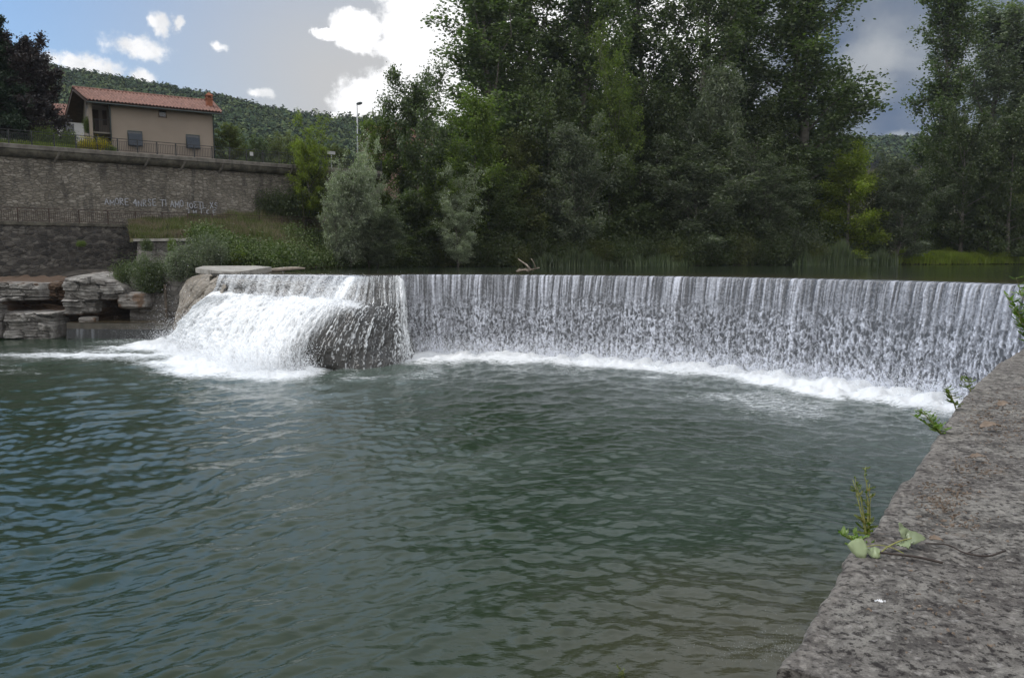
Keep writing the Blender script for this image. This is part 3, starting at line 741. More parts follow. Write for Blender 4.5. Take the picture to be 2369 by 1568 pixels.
# ------------------------------------------------------------------ rocks
def rock_mat(name, c0, c1, c2, strata=5.):
    m, t = newmat(name)
    geo = t.n('ShaderNodeNewGeometry').outputs['Position']
    wv = t.vm('ADD', geo, t.vm('MULTIPLY', t.n('ShaderNodeTexNoise', {'Vector': geo, 'Scale': .7, 'Detail': 5.}).outputs['Color'], (0, 0, .9)))
    lay = t.noise(t.vm('MULTIPLY', wv, (.35, .35, strata)), 1., 5, .6)
    n1 = t.noise(geo, .9, 6, .6); n2 = t.noise(geo, 7., 6, .65)
    c = t.ramp(lay, [(.3, c0), (.48, c1), (.56, tuple(x * .55 for x in c1)), (.6, c1), (.72, tuple(x * 1.25 for x in c1))])
    c = t.mix(t.m('MULTIPLY', t.maprange(n1, .50, .62), .8), c, c2)
    c = t.mix(t.m('MULTIPLY', t.maprange(n2, .5, .75), .5), c, tuple(x * .45 for x in c0))
    princ(t, c, .85, t.bump(t.m('ADD', t.m('MULTIPLY', lay, 1.4), n2), 1., .12), .25)
    return m
M_rock = rock_mat('layered_limestone', (.16, .145, .13), (.30, .28, .26), (.15, .085, .045))
M_rockg = rock_mat('grey_limestone', (.13, .125, .12), (.26, .25, .245), (.12, .09, .065))
M_soil = rock_mat('reddish_soil', (.10, .055, .03), (.13, .075, .045), (.09, .05, .03), 1.5)
M_abut = rock_mat('abutment_stone', (.20, .175, .15), (.33, .295, .25), (.20, .17, .13), 1.2)
def rock(name, c, size, seed, mat, label, ang=0., pw=3.0, strata=.10, lump=.18, nseg=70, parent=None):
    th = np.linspace(0, 2 * PI, nseg + 1); ph = np.linspace(-PI / 2, PI / 2, nseg // 2)
    Ph, Th = np.meshgrid(ph, th, indexing='ij')
    def sp(x, p): return np.sign(x) * np.abs(x) ** p
    e = 2 / pw
    x = sp(np.cos(Ph), e) * sp(np.cos(Th), e); y = sp(np.cos(Ph), e) * sp(np.sin(Th), e); z = sp(np.sin(Ph), e)
    sx, sy, sz = np.array(size) / 2
    wx, wy, wz = x * sx, y * sy, z * sz
    r = 1 + lump * fbm(wx * .7 + seed, wy * .7, wz * .9, oct=4, seed=seed)
    L = wz * 2.6 + .6 * fbm(wx * .4, wy * .4, wz * .5 + seed, oct=3, seed=seed + 3)
    st_ = strata * (2 * np.abs((L - np.floor(L)) - .5) ** .5 - 1 + .9 * _h(np.floor(L), L * 0, L * 0, seed))
    cr_ = -.10 * ss(.10, .0, np.abs(fbm(wx * .8 + 7, wy * .8, wz * .4, oct=3, seed=seed + 5)))
    hr = np.hypot(x, y) > .25
    r2 = r + (st_ + cr_) * hr
    X = wx * r2; Y = wy * r2; Z = wz * r
    ca_, sa_ = math.cos(ang), math.sin(ang)
    V = np.stack([X * ca_ - Y * sa_, X * sa_ + Y * ca_, Z], -1).reshape(-1, 3)
    o = fmesh(name, V, grid_faces(*Ph.shape), mat, None, False); o.location = c
    tag(o, label, 'rock'); return o
def rockpx(x0, x1, y0, y1, Y, depth, *a, **k):
    c = P((x0 + x1) / 2, (y0 + y1) / 2, Y + depth * .35); s = Y * K / F_PX
    return rock('rock', c, ((x1 - x0) * s * 1.06, depth, (y1 - y0) * s * 1.08), *a, **k)
# one continuous bedded outcrop: layers, joints, recesses and a cave under the overhang
oa = P(-70, 700, 49.6); ob = P(326, 700, 51.0); od = (ob - oa)[:2]; OL = np.hypot(*od); od /= OL; on = np.array([-od[1], od[0]])
na, nz_ = 520, 330
aa = np.linspace(0, OL, na); xa = np.linspace(-70, 326, na)
zt_ = np.array([P(x, np.interp(x, [-70, 60, 104, 128, 150, 205, 262, 296, 312, 326], [648, 650, 654, 650, 641, 637, 648, 664, 684, 712]), 51)[2] for x in xa])
q_ = np.linspace(0, 1, nz_); Q, A = np.meshgrid(q_, aa, indexing='ij'); Xd = np.repeat(xa[None], nz_, 0); ZT = np.repeat(zt_[None], nz_, 0)
fc = np.clip(Q / .8, 0, 1); back = np.clip((Q - .8) / .2, 0, 1)
Zr = -.5 + (ZT + .5) * fc
wav = .35 * fbm(A * .35, Zr * .25, seed=171, oct=3)
zl = (Zr + wav) * 2.1 + .12 * fbm(A * 1.5, Zr * 1.5, seed=172); Ly = np.floor(zl); fz_ = zl - Ly
zl2 = (Zr + wav) * 5.3 + .2 * fbm(A * 1.1, Zr * 2, seed=174); Ly2 = np.floor(zl2); fz2 = zl2 - Ly2
al = A * (.35 + .5 * _h(Ly, Ly * 0, Ly * 0, 3)) + 7 * _h(Ly, Ly * 0, Ly * 0, 4) + .18 * fbm(A * 1.5, Zr * 3, seed=173) + .15 * fz_; Ca = np.floor(al); fa_ = al - Ca
dep_ = .65 * (_h(Ly, Ca, Ly * 0, 5) - .5) + .22 * (_h(Ly2, np.floor(al * 1.7 + Ly2 * .37), Ly * 0, 6) - .5)
joint = np.maximum(ss(.07, .0, np.minimum(fz_, 1 - fz_)), ss(.035, .0, np.minimum(fa_, 1 - fa_))) * .22 + ss(.10, 0, np.minimum(fz2, 1 - fz2)) * .07
zpx = lambda y: P(150, y, 50.5)[2]
M_ = np.where(Zr > zpx(694), -.55, 0.) * 1.0
ctr = lambda x0, x1, y0, y1, s=6.: ss(x0 - s, x0 + s, Xd) * ss(x1 + s, x1 - s, Xd) * ss(zpx(y1) - .12, zpx(y1) + .12, Zr) * ss(zpx(y0) + .12, zpx(y0) - .12, Zr)
M_ = M_ + 1.1 * ctr(20, 150, 694, 716) + 1.0 * ctr(100, 150, 645, 694) - 1.5 * ctr(30, 148, 716, 800, 3) - 1.4 * ctr(-80, 26, 690, 800, 3) + .9 * ctr(148, 330, 730, 800) - .5 * ctr(146, 232, 694, 722, 4) - .6 * ctr(150, 196, 722, 742, 3)
cave = np.clip(1 - np.hypot((Xd - 282) / 46, (Zr - zpx(722)) / (26 * K / F_PX * 51)), 0, 1)
M_ = M_ + 3.6 * ss(0, .5, cave) + 1.2 * ctr(228, 330, 696, 745, 8)
rd = 1 - np.sqrt(np.clip(1 - np.clip((fc - .93) / .07, 0, 1) ** 2, 0, 1))
D = M_ + dep_ + joint + .14 * fbm(A * 3, Zr * 4, seed=175, oct=5) + rd * .5 + back * 4.5
Zr = Zr + back * (.25 + .15 * fbm(A * 2, back * 3, seed=176)) - rd * 0
V = np.stack([oa[0] + od[0] * A + on[0] * D, oa[1] + od[1] * A + on[1] * D, Zr], -1)
M_out, t = newmat('bedded_rock')
geo = t.n('ShaderNodeNewGeometry').outputs['Position']; ea = t.attr('earth'); n1 = t.noise(geo, 1.3, 7, .65); n2 = t.noise(geo, 9., 7, .7); n3 = t.noise(t.vm('MULTIPLY', geo, (.6, .6, 7.)), 1.2, 6, .65)
c = t.mix(t.maprange(n1, .38, .62), (.15, .14, .13), (.33, .315, .295)); c = t.mix(t.m('MULTIPLY', t.maprange(n3, .5, .64), .6), c, (.12, .105, .092))
c = t.mix(t.m('MULTIPLY', t.maprange(n2, .54, .7), .5), c, (.07, .062, .055))
c = t.mix(t.maprange(t.m('ADD', ea, t.m('MULTIPLY', t.m('SUBTRACT', n1, .5), 1.2)), .42, .62), c, t.mix(n2, (.05, .034, .024), (.13, .085, .058)))
princ(t, c, .88, t.bump(t.m('ADD', n2, n3), 1., .07), .2)
earth = np.clip(.9 * ctr(20, 150, 692, 716) + .7 * ctr(104, 140, 640, 696) + .8 * ctr(150, 230, 722, 745) + .75 * ctr(228, 330, 690, 745) + (back + .5 * ss(.86, 1., fc)) * (.35 + .65 * ss(120, 80, Xd)), 0, 1)
ro = fmesh('rock_outcrop', V.reshape(-1, 3), grid_faces(nz_, na), M_out, attrs={'earth': earth}, base=(oa[0], oa[1], 0))
tag(ro, 'bedded pale limestone outcrop with a dark cave hollow rising at the left edge', 'rock')
rockpx(188, 224, 731, 745, 49.6, 1.5, 19, M_rock, 'flat tilted stone at the edge of the shallow ledge pool', pw=5, ang=.3, strata=.03)
rockpx(292, 364, 674, 712, 50.6, 3.0, 21, M_rock, 'broken rock shelf right of the dark cave mouth, against the grey flood wall', pw=5, strata=.05)
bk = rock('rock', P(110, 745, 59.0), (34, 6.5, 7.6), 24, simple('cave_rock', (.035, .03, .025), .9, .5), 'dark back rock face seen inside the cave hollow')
# abutment: rounded battered block with slab on top
Ab = [[(462, 632, 46.5), (478, 634, 44.6), (500, 636, 43.2), (524, 638, 42.2)],
      [(432, 645, 47.0), (452, 650, 44.4), (486, 655, 42.6), (520, 658, 41.6)],
      [(418, 676, 47.2), (436, 682, 44.4), (468, 686, 42.6), (505, 692, 41.3)],
      [(409, 715, 47.2), (420, 722, 44.8), (440, 728, 43.2), (480, 735, 41.6)],
      [(400, 760, 47.6), (408, 770, 45.6), (425, 780, 44.2), (470, 790, 42.5)]]
A_ = np.array([[P(x, y, Y) for x, y, Y in r] for r in Ab])
As = cr(cr(A_, 80, 0), 80, 1); An = normals(As); gs = np.stack(np.meshgrid(np.linspace(0, 5, 80), np.linspace(0, 5, 80), indexing='ij'))
As = As + An * (.12 * fbm(gs[1] * 2, gs[0] * 1.2, seed=41, oct=5) - .22 * ss(.06, 0, np.abs(fbm(gs[1] * 1.2 + gs[0] * .5, gs[0] * .5, seed=43, oct=3))))[..., None]
ab = empty('abutment', tuple(C[5, 0])); tag(ab, 'rounded pale stone abutment carrying a flat concrete slab at the left end of the weir', 'abutment')
fmesh('stone_body', As.reshape(-1, 3) - C[5, 0], grid_faces(80, 80), M_abut, ab, True)
q = [P(452, 619, 46.5), P(516, 627.5, 43.0), P(556, 627, 43.2), P(628, 616.5, 46.5), P(590, 613.5, 49.5), P(470, 614, 49.5)]
b = MB(); top_ = [(p[0], p[1], p[2]) for p in q]; bot = [(p[0], p[1], p[2] - .27) for p in q]
n6 = len(q); b.add(np.array(top_ + bot), [np.arange(n6)[None], np.arange(2 * n6 - 1, n6 - 1, -1)[None], np.array([[i, i + n6, (i + 1) % n6 + n6, (i + 1) % n6] for i in range(n6)])])
b.build('slab', M_concL, ab, base=C[5, 0])
for x in (486, 496, 506, 518, 527):
    p = P(x, 640, 43.0); b = MB(); b.box((p[0], p[1] + .3, 3.62), (.12, .5, .8), (1, 0)); b.build('rib', M_concD, ab, base=C[5, 0])
for k, (x, Y, ln, lab) in enumerate([(640, 48, 3.4, 'longer bleached log lying on the bank beside the concrete slab'), (590, 49.5, 2.0, 'shorter bleached log end poking out behind the concrete slab')]):
    p = P(x, 616, Y); b = MB(); tz = np.linspace(-1, 1, 9)
    b.tube(np.c_[p[0] + tz * ln / 2, p[1] + .1 * tz, 4.30 + .09 * np.sin(tz * 2 + k)], .12 * (1.2 - tz ** 2) ** .5, 7); o = b.build('log', simple('bleached_wood', (.28, .24, .20), .85, .4, 4.), None, True, base=(p[0], p[1], 4.2)); tag(o, lab, 'log')

# little sill with thin curtain, pool behind it
zs_ = .98
a0 = G(148, 744, zs_); a1 = G(412, 744, zs_); a0[1] = 49.0; a0[0] = XY(146, 49.0); a1[0] = XY(425, 48.2); a1[1] = 48.2
M_wetc = simple('wet_mossy_concrete', (.07, .06, .045), .4, .5, 1.5, .5)
b = MB(); mid = (a0 + a1) / 2; L2 = np.hypot(*(a1 - a0)[:2]); dr = (a1 - a0)[:2] / L2
b.box((mid[0], mid[1] + .30, .48), (L2, .6, .98), dr); b.box((mid[0], mid[1] + .55, -.3), (L2, 1.2, .8), dr)
si = b.build('sill', M_wetc, base=(mid[0], mid[1], 0)); tag(si, 'low dark concrete sill between the layered rock and the cascade, thin water threads on its face', 'sill')
u = np.linspace(0, 1, 300); v = np.linspace(0, 1, 24); Vv, Uu = np.meshgrid(v, u, indexing='ij')
nn_ = np.array([dr[1], -dr[0]])
fo_ = (.25 + .75 * ss(-.1, .7, vnoise(Uu * L2 * 7, Vv * .6, seed=141))) * .55 * (.4 + .6 * ss(-.2, .3, vnoise(Uu * 7, Vv * 0, seed=142))) 
oo = .06 + .05 * Vv + .03 * fo_
V = np.stack([a0[0] + dr[0] * Uu * L2 + nn_[0] * oo, a0[1] + dr[1] * Uu * L2 + nn_[1] * oo, .60 - .62 * Vv], -1).reshape(-1, 3)
o = fmesh('waterfall', V, grid_faces(24, 300), fall_mat('thin_curtain', (.010, .011, .012), (.34, .36, .40)), smooth=True, attrs={'foam': fo_}, base=(mid[0], mid[1], 0)); tag(o, kind='structure')
u = np.linspace(0, 1, 60); Vv, Uu = np.meshgrid(u, u, indexing='ij')
V = np.stack([a0[0] + dr[0] * Uu * L2 - nn_[0] * (.05 + Vv * 5), a0[1] + dr[1] * Uu * L2 - nn_[1] * (.05 + Vv * 5), 1.0 + .012 * fbm(Uu * 30, Vv * 20, seed=9)], -1).reshape(-1, 3)
o = fmesh('shallow_water', V, grid_faces(60, 60), M_river, smooth=True, attrs={'foam': np.full(3600, .0), 'aer': np.zeros(3600), 'brown': np.full(3600, 1.)}, base=(mid[0], mid[1], 0)); tag(o, kind='structure')

# ------------------------------------------------------------------ houses
M_plaster = simple('beige_plaster', (.27, .225, .185), .9, .08, .6, .1)
M_white = simple('white_plaster', (.42, .42, .42), .9, .08, .6, .1)
M_wood = simple('dark_timber', (.07, .042, .028), .8, .3, 3.)
M_frame = simple('green_grey_paint', (.05, .065, .065), .6, .2, 3.)
M_shut = simple('slate_shutter', (.042, .052, .068), .55, .15, 5.)
M_glass = simple('window_glass', (.03, .035, .045), .08, .1, 1., .6)
M_brick = simple('orange_brick', (.24, .09, .05), .9, .3, 6.)
m, t = newmat('terracotta_tiles'); M_tile = m
nn = t.noise(t.co, 2.6, 6, .6); ni = t.n('ShaderNodeTexVoronoi', {'Vector': t.vm('MULTIPLY', t.co, (4, 4, 4)), 'Scale': 1.}).outputs['Color']
c = t.mix(t.n('ShaderNodeSeparateColor', {0: ni}).outputs[0], (.15, .078, .060), (.25, .135, .105))
c = t.mix(t.m('MULTIPLY', t.maprange(nn, .5, .7), .55), c, (.11, .075, .06)); princ(t, c, .85, None, .2)
HD = np.array([math.sin(math.radians(58.)), math.cos(math.radians(58.))]); HN = np.array([-HD[1], HD[0]])
def local(org, D):
    N = np.array([-D[1], D[0]])
    return lambda s, n, z: np.array([org[0] + D[0] * s + N[0] * n, org[1] + D[1] * s + N[1] * n, z])
def prism(mb, Lf, pts, s0, s1):
    """profile pts (n,z) swept along s"""
    n = len(pts); V = [Lf(s0 if np.isscalar(s0) else s0[i], a, z) for i, (a, z) in enumerate(pts)] + [Lf(s1, a, z) for a, z in pts]
    mb.add(np.array(V), [np.arange(n)[None], np.arange(2 * n - 1, n - 1, -1)[None], np.array([[i, i + n, (i + 1) % n + n, (i + 1) % n] for i in range(n)])])
def tile_roof(Lf, s0, s1, n0, z0, n1, z1, pitch=.27, name='roof', parent=None, base=None, sk=(0, 0)):
    ns = int((s1 - s0) / pitch * 8); L = math.hypot(n1 - n0, z1 - z0); nr = int(L / .36) * 3 + 1
    u = np.linspace(0, 1, ns); v = np.linspace(0, 1, nr); Vv, Uu = np.meshgrid(v, u, indexing='ij')
    ph = Uu * (s1 - s0) / pitch * 2 * PI; row = np.floor(Vv * L / .36 + 1e-6); fr = Vv * L / .36 - row
    up = .13 * np.abs(np.cos(ph / 2)) + .03 * (1 - fr) + .012 * _h(np.floor(ph / 2 / PI), row, row * 0, 4)
    nx, nz = -(z1 - z0) / L, (n1 - n0) / L
    if nz < 0: nx, nz = -nx, -nz
    n_ = n0 + (n1 - n0) * Vv + nx * up; z_ = z0 + (z1 - z0) * Vv + nz * up; s_ = s0 + (s1 - s0) * Uu - (sk[0] * (1 - Vv) + sk[1] * Vv) * (1 - Uu)
    V = np.stack([Lf(0, 0, 0)[0] + (Lf(1, 0, 0) - Lf(0, 0, 0))[0] * s_ + (Lf(0, 1, 0) - Lf(0, 0, 0))[0] * n_,
                  Lf(0, 0, 0)[1] + (Lf(1, 0, 0) - Lf(0, 0, 0))[1] * s_ + (Lf(0, 1, 0) - Lf(0, 0, 0))[1] * n_, z_], -1).reshape(-1, 3)
    return fmesh(name, V - base, grid_faces(nr, ns), M_tile, parent, True)
def boxL(mb, Lf, s0, s1, n0, n1, z0, z1, D):
    c = (Lf(s0, n0, z0) + Lf(s1, n1, z1)) / 2; mb.box(c, (s1 - s0, n1 - n0, z1 - z0), D)
ho = np.array([XY(258, 68., 300), 68.]); H = local(ho, HD)
def zH(dy, dx, n=0.):  # height of an image row on the facade
    k = kx(dx, dy); o = ho + HN * n; s = (k * o[1] - o[0]) / (HD[0] - k * HD[1]); return P(dx, dy, (o + HD * s)[1])[2], s
sR = zH(0, 497)[1]; zeave = zH(240, 258)[0]; zeave = (zeave + zH(254, 490)[0]) / 2
gz = 12.6; sL = -1.65; dep = 6.4; zeave -= .02; sR -= .60
hb = H(0, 0, 13.5); house = empty('house', tuple(hb)); tag(house, 'beige two-storey house with a terracotta roof and two grey shutters, above the railing', 'house')
hbz = np.array(hb)
ridge_n = dep / 2; rise = 1.30
b = MB(); prism(b, H, [(0, gz), (dep, gz), (dep, zeave), (ridge_n, zeave + rise), (0, zeave)], 0, sR)
boxL(b, H, sL, -.002, 2.3, dep, gz, zeave, HD); prism(b, H, [(2.3, zeave), (dep, zeave), (ridge_n, zeave + rise - .1)], sL, -.004)
boxL(b, H, sL, sL + .25, .05, 2.297, gz, zeave - .15, HD)
b.build('wall', M_plaster, house, base=hbz)
ov = .75; ovs = .20; SK = (0, .75, 1.25)
rf = tile_roof(H, sL - ovs, sR + .75, -ov, zeave - ov * rise / ridge_n + .16, ridge_n, zeave + rise + .16, parent=house, base=hbz, sk=SK[:2])
tile_roof(H, sL - ovs, sR + .75, dep + ov + .9, zeave - (ov + .9) * rise / ridge_n + .16, ridge_n, zeave + rise + .16, name='rear_roof', parent=house, base=hbz, sk=(SK[2], SK[1]))
b = MB(); th = .14
prism(b, H, [(-ov, zeave - ov * rise / ridge_n + .12), (ridge_n, zeave + rise + .12), (ridge_n, zeave + rise - th + .1), (-ov, zeave - ov * rise / ridge_n - .02)], [sL - ovs + .02 - q for q in (SK[0], SK[1], SK[1], SK[0])], sR + .73)
prism(b, H, [(ridge_n, zeave + rise + .115), (dep + ov + .9, zeave - (ov + .9) * rise / ridge_n + .12), (dep + ov + .9, zeave - (ov + .9) * rise / ridge_n - .06), (ridge_n, zeave + rise - th + .06)], [sL - ovs + .03 - q for q in (SK[1], SK[2], SK[2], SK[1])], sR + .72)
b.build('soffit', M_wood, house, base=hbz)
b = MB(); b.tube([H(s, ridge_n, zeave + rise + .24) for s in np.linspace(sL - ovs - SK[1], sR + .75, 40)], .13, 8); b.build('ridge_tiles', M_tile, house, True, base=hbz)
# chimney
zc_, sc0 = zH(240, 483, 1.6)
b = MB(); cz0 = zeave + .35; sc0 -= .05; boxL(b, H, sc0 - .27, sc0 + .27, 1.0, 1.5, cz0, cz0 + .95, HD)
boxL(b, H, sc0 - .33, sc0 + .33, .94, 1.56, cz0 + .95, cz0 + 1.02, HD)
for i in (-1, 1):
    for j in (-1, 1): boxL(b, H, sc0 + i * .20 - .07, sc0 + i * .20 + .07, 1.25 + j * .20 - .07, 1.25 + j * .20 + .07, cz0 + 1.022, cz0 + 1.22, HD)
boxL(b, H, sc0 - .05, sc0 + .05, 1.1, 1.4, cz0 + 1.022, cz0 + 1.22, HD)
boxL(b, H, sc0 - .33, sc0 + .33, .94, 1.56, cz0 + 1.222, cz0 + 1.28, HD)
cp4 = [H(sc0 + i * .35, 1.25 + j * .35, cz0 + 1.282) for i, j in ((-1, -1), (1, -1), (1, 1), (-1, 1))] + [H(sc0, 1.25, cz0 + 1.62)]
b.add(np.array(cp4), [np.array([[0, 1, 4], [1, 2, 4], [2, 3, 4], [3, 0, 4]]), np.array([[3, 2, 1, 0]])])
ch = b.build('chimney', M_brick, rf)
ch.data.transform(__import__('mathutils').Matrix.Translation((-hbz[0], -hbz[1], -hbz[2])))
# windows with tilted-out shutters
for x0, x1, y0, y1 in ((296, 327, 303, 336), (431, 460, 312, 342)):
    z1, sa = zH(y0, x0); z0, _ = zH(y1, x0); sb = zH(y0, x1)[1]
    b = MB(); boxL(b, H, sa, sb, -.012, .10, z0, z1, HD); fr = b.build('window', M_glass, house, base=hbz)
    b = MB()
    boxL(b, H, sa - .05, sb + .05, -.05, -.0125, z1, z1 + .08, HD); boxL(b, H, sa - .06, sa - .0, -.05, -.013, z0, z1 - .001, HD); boxL(b, H, sb, sb + .06, -.05, -.013, z0, z1 - .001, HD)
    f = b.build('frame', M_frame, fr); f.data.transform(__import__('mathutils').Matrix.Translation(tuple(-hbz)))
    b = MB(); nsl = 12
    for i in range(nsl):
        za = z1 - .16 - (z1 - z0 - .12) * i / nsl; zb_ = z1 - .16 - (z1 - z0 - .12) * (i + 1) / nsl
        na = -.06 - .42 * (i / nsl); nb_ = -.06 - .42 * ((i + 1) / nsl)
        prism(b, H, [(na, za), (nb_, zb_ + .01), (nb_ + .03, zb_ + .01), (na + .03, za)], sa + .0, sb + .0)
    boxL(b, H, sa, sb, -.52, -.47, z0 + .0, z0 + .07, HD)
    f = b.build('shutter', M_shut, fr); f.data.transform(__import__('mathutils').Matrix.Translation(tuple(-hbz)))
z1, sa = zH(256, 368); z0, _ = zH(269, 368); sb = zH(256, 383)[1]
b = MB(); boxL(b, H, sa, sb, -.012, .1, z0, z1, HD); fr = b.build('window', M_glass, house, base=hbz)
b = MB(); boxL(b, H, sa - .04, sb + .04, -.05, -.0125, z1, z1 + .05, HD); boxL(b, H, sa - .08, sb + .08, -.08, -.0125, z0 - .06, z0, HD)
for s in (sa - .05, sb - .0): boxL(b, H, s, s + .05, -.05, -.013, z0 + .001, z1 - .001, HD)
f = b.build('frame', M_wood, fr); f.data.transform(__import__('mathutils').Matrix.Translation(tuple(-hbz)))
for s, nm in ((-.06, 0), (sR + .04, 1)):
    b = MB(); b.tube([H(s, -.55 if nm else -.10, zeave - .12), H(s, -.1, zeave - .55), H(s, -.1, gz)], .05, 7); b.build('downpipe', M_frame, house, True, base=hbz)
b = MB(); b.tube([H(s, -ov - .05, zeave - ov * rise / ridge_n + .04) for s in np.linspace(sL - ovs, sR + .75, 30)], .06, 6); b.build('gutter', M_frame, house, True, base=hbz)
# recessed corner: doors and balcony
for s0_, s1_, z0_, z1_ in ((-1.25, -.75, zeave - 2.35, zeave - .35), (-.45, -.12, zeave - 1.6, zeave - .35), (-.5, -.2, gz + 1.0, gz + 2.2)):
    b = MB(); boxL(b, H, s0_, s1_, 2.25, 2.298, z0_, z1_, HD); b.build('door', M_wood, house, base=hbz)
bz = zeave - 2.5
b = MB(); prism(b, H, [(.1, bz), (2.29, bz), (2.29, bz - .75), (.1, bz - .12)], -1.38, -.1); bal = b.build('balcony', M_conc, house, base=hbz)
b = MB()
for s in np.linspace(-1.35, -.15, 10): b.box(H(s, .15, bz + .5), (.02, .02, 1.), HD)
for n_ in np.linspace(.2, 2.2, 12): b.box(H(-1.35, n_, bz + .5), (.02, .02, 1.), HD)
boxL(b, H, -1.37, -.12, .12, .17, bz + 1., bz + 1.05, HD)
f = b.build('balcony_railing', M_irongrey, bal); f.data.transform(__import__('mathutils').Matrix.Translation(tuple(-hbz)))

def small_house(dx, Y, wid, dep, h, z0, D, label, mat, ridge=1.8):
    o = np.array([XY(dx, Y, 300), Y]); Lf = local(o, np.array(D)); r = empty('house', (o[0], o[1], z0)); bz_ = np.array([o[0], o[1], z0]); tag(r, label, 'house')
    b = MB(); prism(b, Lf, [(0, z0), (dep, z0), (dep, z0 + h), (dep / 2, z0 + h + ridge), (0, z0 + h)], 0, wid); b.build('wall', mat, r, base=bz_)
    rr = tile_roof(Lf, -.6, wid + .6, -.7, z0 + h - .7 * ridge / (dep / 2) + .1, dep / 2, z0 + h + ridge + .1, parent=r, base=bz_)
    tile_roof(Lf, -.6, wid + .6, dep + .7, z0 + h - .7 * ridge / (dep / 2) + .1, dep / 2, z0 + h + ridge + .1, name='rear_roof', parent=r, base=bz_)
    b = MB(); boxL(b, Lf, wid * .3, wid * .3 + .5, dep * .3, dep * .3 + .5, z0 + h + .5, z0 + h + ridge + .7, D); k = b.build('chimney', M_brick, r, base=bz_)
    for k in range(2):
        b = MB(); s = wid * (.25 + .45 * k); boxL(b, Lf, s, s + 1., -.015, .1, z0 + h - 2.0, z0 + h - .9, D); b.build('window', M_glass, r, base=bz_)
    return r
zl = P(150, 262, 92)[2]
small_house(70, 92, 14, 8, zl - 12, 12, (.93, .36), 'white house with a terracotta roof, half hidden behind the purple-leaved tree', M_white)
zl = P(940, 330, 118)[2]
small_house(870, 118, 13, 9, zl - 11, 11, (.9, .43), 'pink house with an orange roof, glimpsed through the trees right of the street lamp', simple('pink_plaster', (.36, .25, .19), .9, .1), 3.0)
# garden wall behind the railing at the left
b = MB(); o = W(-8, 9, 0)
sweep(b, [(7.2, 13.5), (7.2, 14.55), (7.4, 14.55), (7.4, 13.5)], -9, 2.8, 4); g = b.build('garden_wall', M_white, base=W(-8, 7.3, 13.5)); tag(g, 'low white garden wall behind the left end of the grey railing', 'wall')
# street lamp
lp = P(828, 365, 85); lz = 13.0; lt = P(828, 239, 85)
M_pole = simple('galvanised_steel', (.38, .39, .40), .5, .15, 2., .5, .3)
la = empty('street_lamp', (lp[0], lp[1], lz)); tag(la, 'tall slim street lamp with a rounded head against the white cloud', 'street lamp')
b = MB(); b.tube([(lp[0], lp[1], lz), (lp[0], lp[1], lz + 3), (lp[0], lp[1], lt[2])], [.11, .09, .055], 10); b.build('pole', M_pole, la, True, base=(lp[0], lp[1], lz))
b = MB(); hp = np.array([lp[0], lp[1], lt[2]]); tz = np.linspace(0, 1, 9)
b.tube(np.c_[hp[0] - .06 + tz * .62, hp[1] + tz * 0, hp[2] - .05 + .12 * tz], .15 * np.sin(PI * (tz * .86 + .07)) ** .6 + .01, 10); b.build('lamp_head', M_frame, la, True, base=(lp[0], lp[1], lz))
sp_ = W(s_at(582, 2.8), 2.74, 14.32); b = MB(); b.box(sp_, (.30, .03, .34), WD); o = b.build('sign', M_white, base=sp_); tag(o, 'small blank white plate fixed to the grey railing right of the house', 'sign')
sp_ = W(s_at(775, 2.8), 3.6, 15.15); b = MB(); b.box(sp_, (.8, .05, .3), WD); b.box(sp_ + np.array([0, 0, -.85]), (.06, .06, 1.3), WD); o = b.build('sign', M_white, base=sp_); tag(o, 'white board on a post at the far end of the grey railing', 'sign')
# ------------------------------------------------------------------ ground behind the banks, and hills
M_bank, t = newmat('bank_soil')
n1 = t.noise(t.co, .6, 6, .6); n2 = t.noise(t.co, 5., 5, .6)
c = t.mix(t.maprange(n1, .35, .65), (.035, .042, .018), (.085, .075, .04)); c = t.mix(t.m('MULTIPLY', n2, .5), c, (.04, .035, .02)); princ(t, c, .95, t.bump(n2, .8, .1), .1)
# far side: from the bank outwards to the hills, one sheet
hx = [-400, 0, 100, 250, 400, 520, 600, 700, 860, 1000, 1200, 1500, 1900, 2110, 2400, 3000]
hy = [140, 165, 200, 226, 256, 272, 290, 306, 318, 335, 358, 374, 366, 366, 364, 364]
colsx = np.linspace(-900, 3400, 260)
near = []
for x in colsx:
    if x < 700:
        s = s_at(max(x, -900), 4.2); s = max(min(s, 60), -120); p = W(s, 4.2, 13.45); near.append([p[0], p[1], 13.45, 0])
    else:
        Y = np.interp(x, [a for a, _ in bankpx], [b_ for _, b_ in bankpx]) - .6; near.append([XY(x, Y), Y, 3.4, 1])
near = np.array(near)
rt = np.concatenate([[0, .02, .05, .1], np.linspace(.15, 1, 60) ** 1.0, [1.04, 1.1, 1.3, 2.0]])
Vg = np.zeros((len(rt), len(colsx), 3))
Yh = np.interp(colsx, [0, 900, 1500, 3000], [430, 470, 640, 700])
vh = np.interp(colsx, hx, hy)
zh = np.array([P(x, y, Y)[2] for x, y, Y in zip(colsx, vh, Yh)])
for j, x in enumerate(colsx):
    x0, y0, z0, typ = near[j]; kx_ = kx(x, 330 if x > 1200 else 230)
    Y = y0 + (Yh[j] - y0) * rt
    X = x0 + (kx_ * Y[-5] - x0) * (rt)
    f = np.clip((Y - y0) / (Yh[j] - y0), 0, 5)
    hill = ss(.22, 1.0, f)
    zb = z0 + (np.interp(Y - y0, [0, 1.2, 3, 14, 60], [0, .95, 1.6, 2.6, 3.2]) if typ else 0)
    z = zb + (zh[j] - zb) * hill
    z = np.where(f > 1.0, zh[j] - (f - 1) * 90, z)
    Vg[:, j] = np.c_[X, Y, z]
Vg[..., 2] += ss(.3, .6, rt)[:, None] * 5 * fbm(Vg[..., 0] * .012, Vg[..., 1] * .012, seed=150, oct=3)
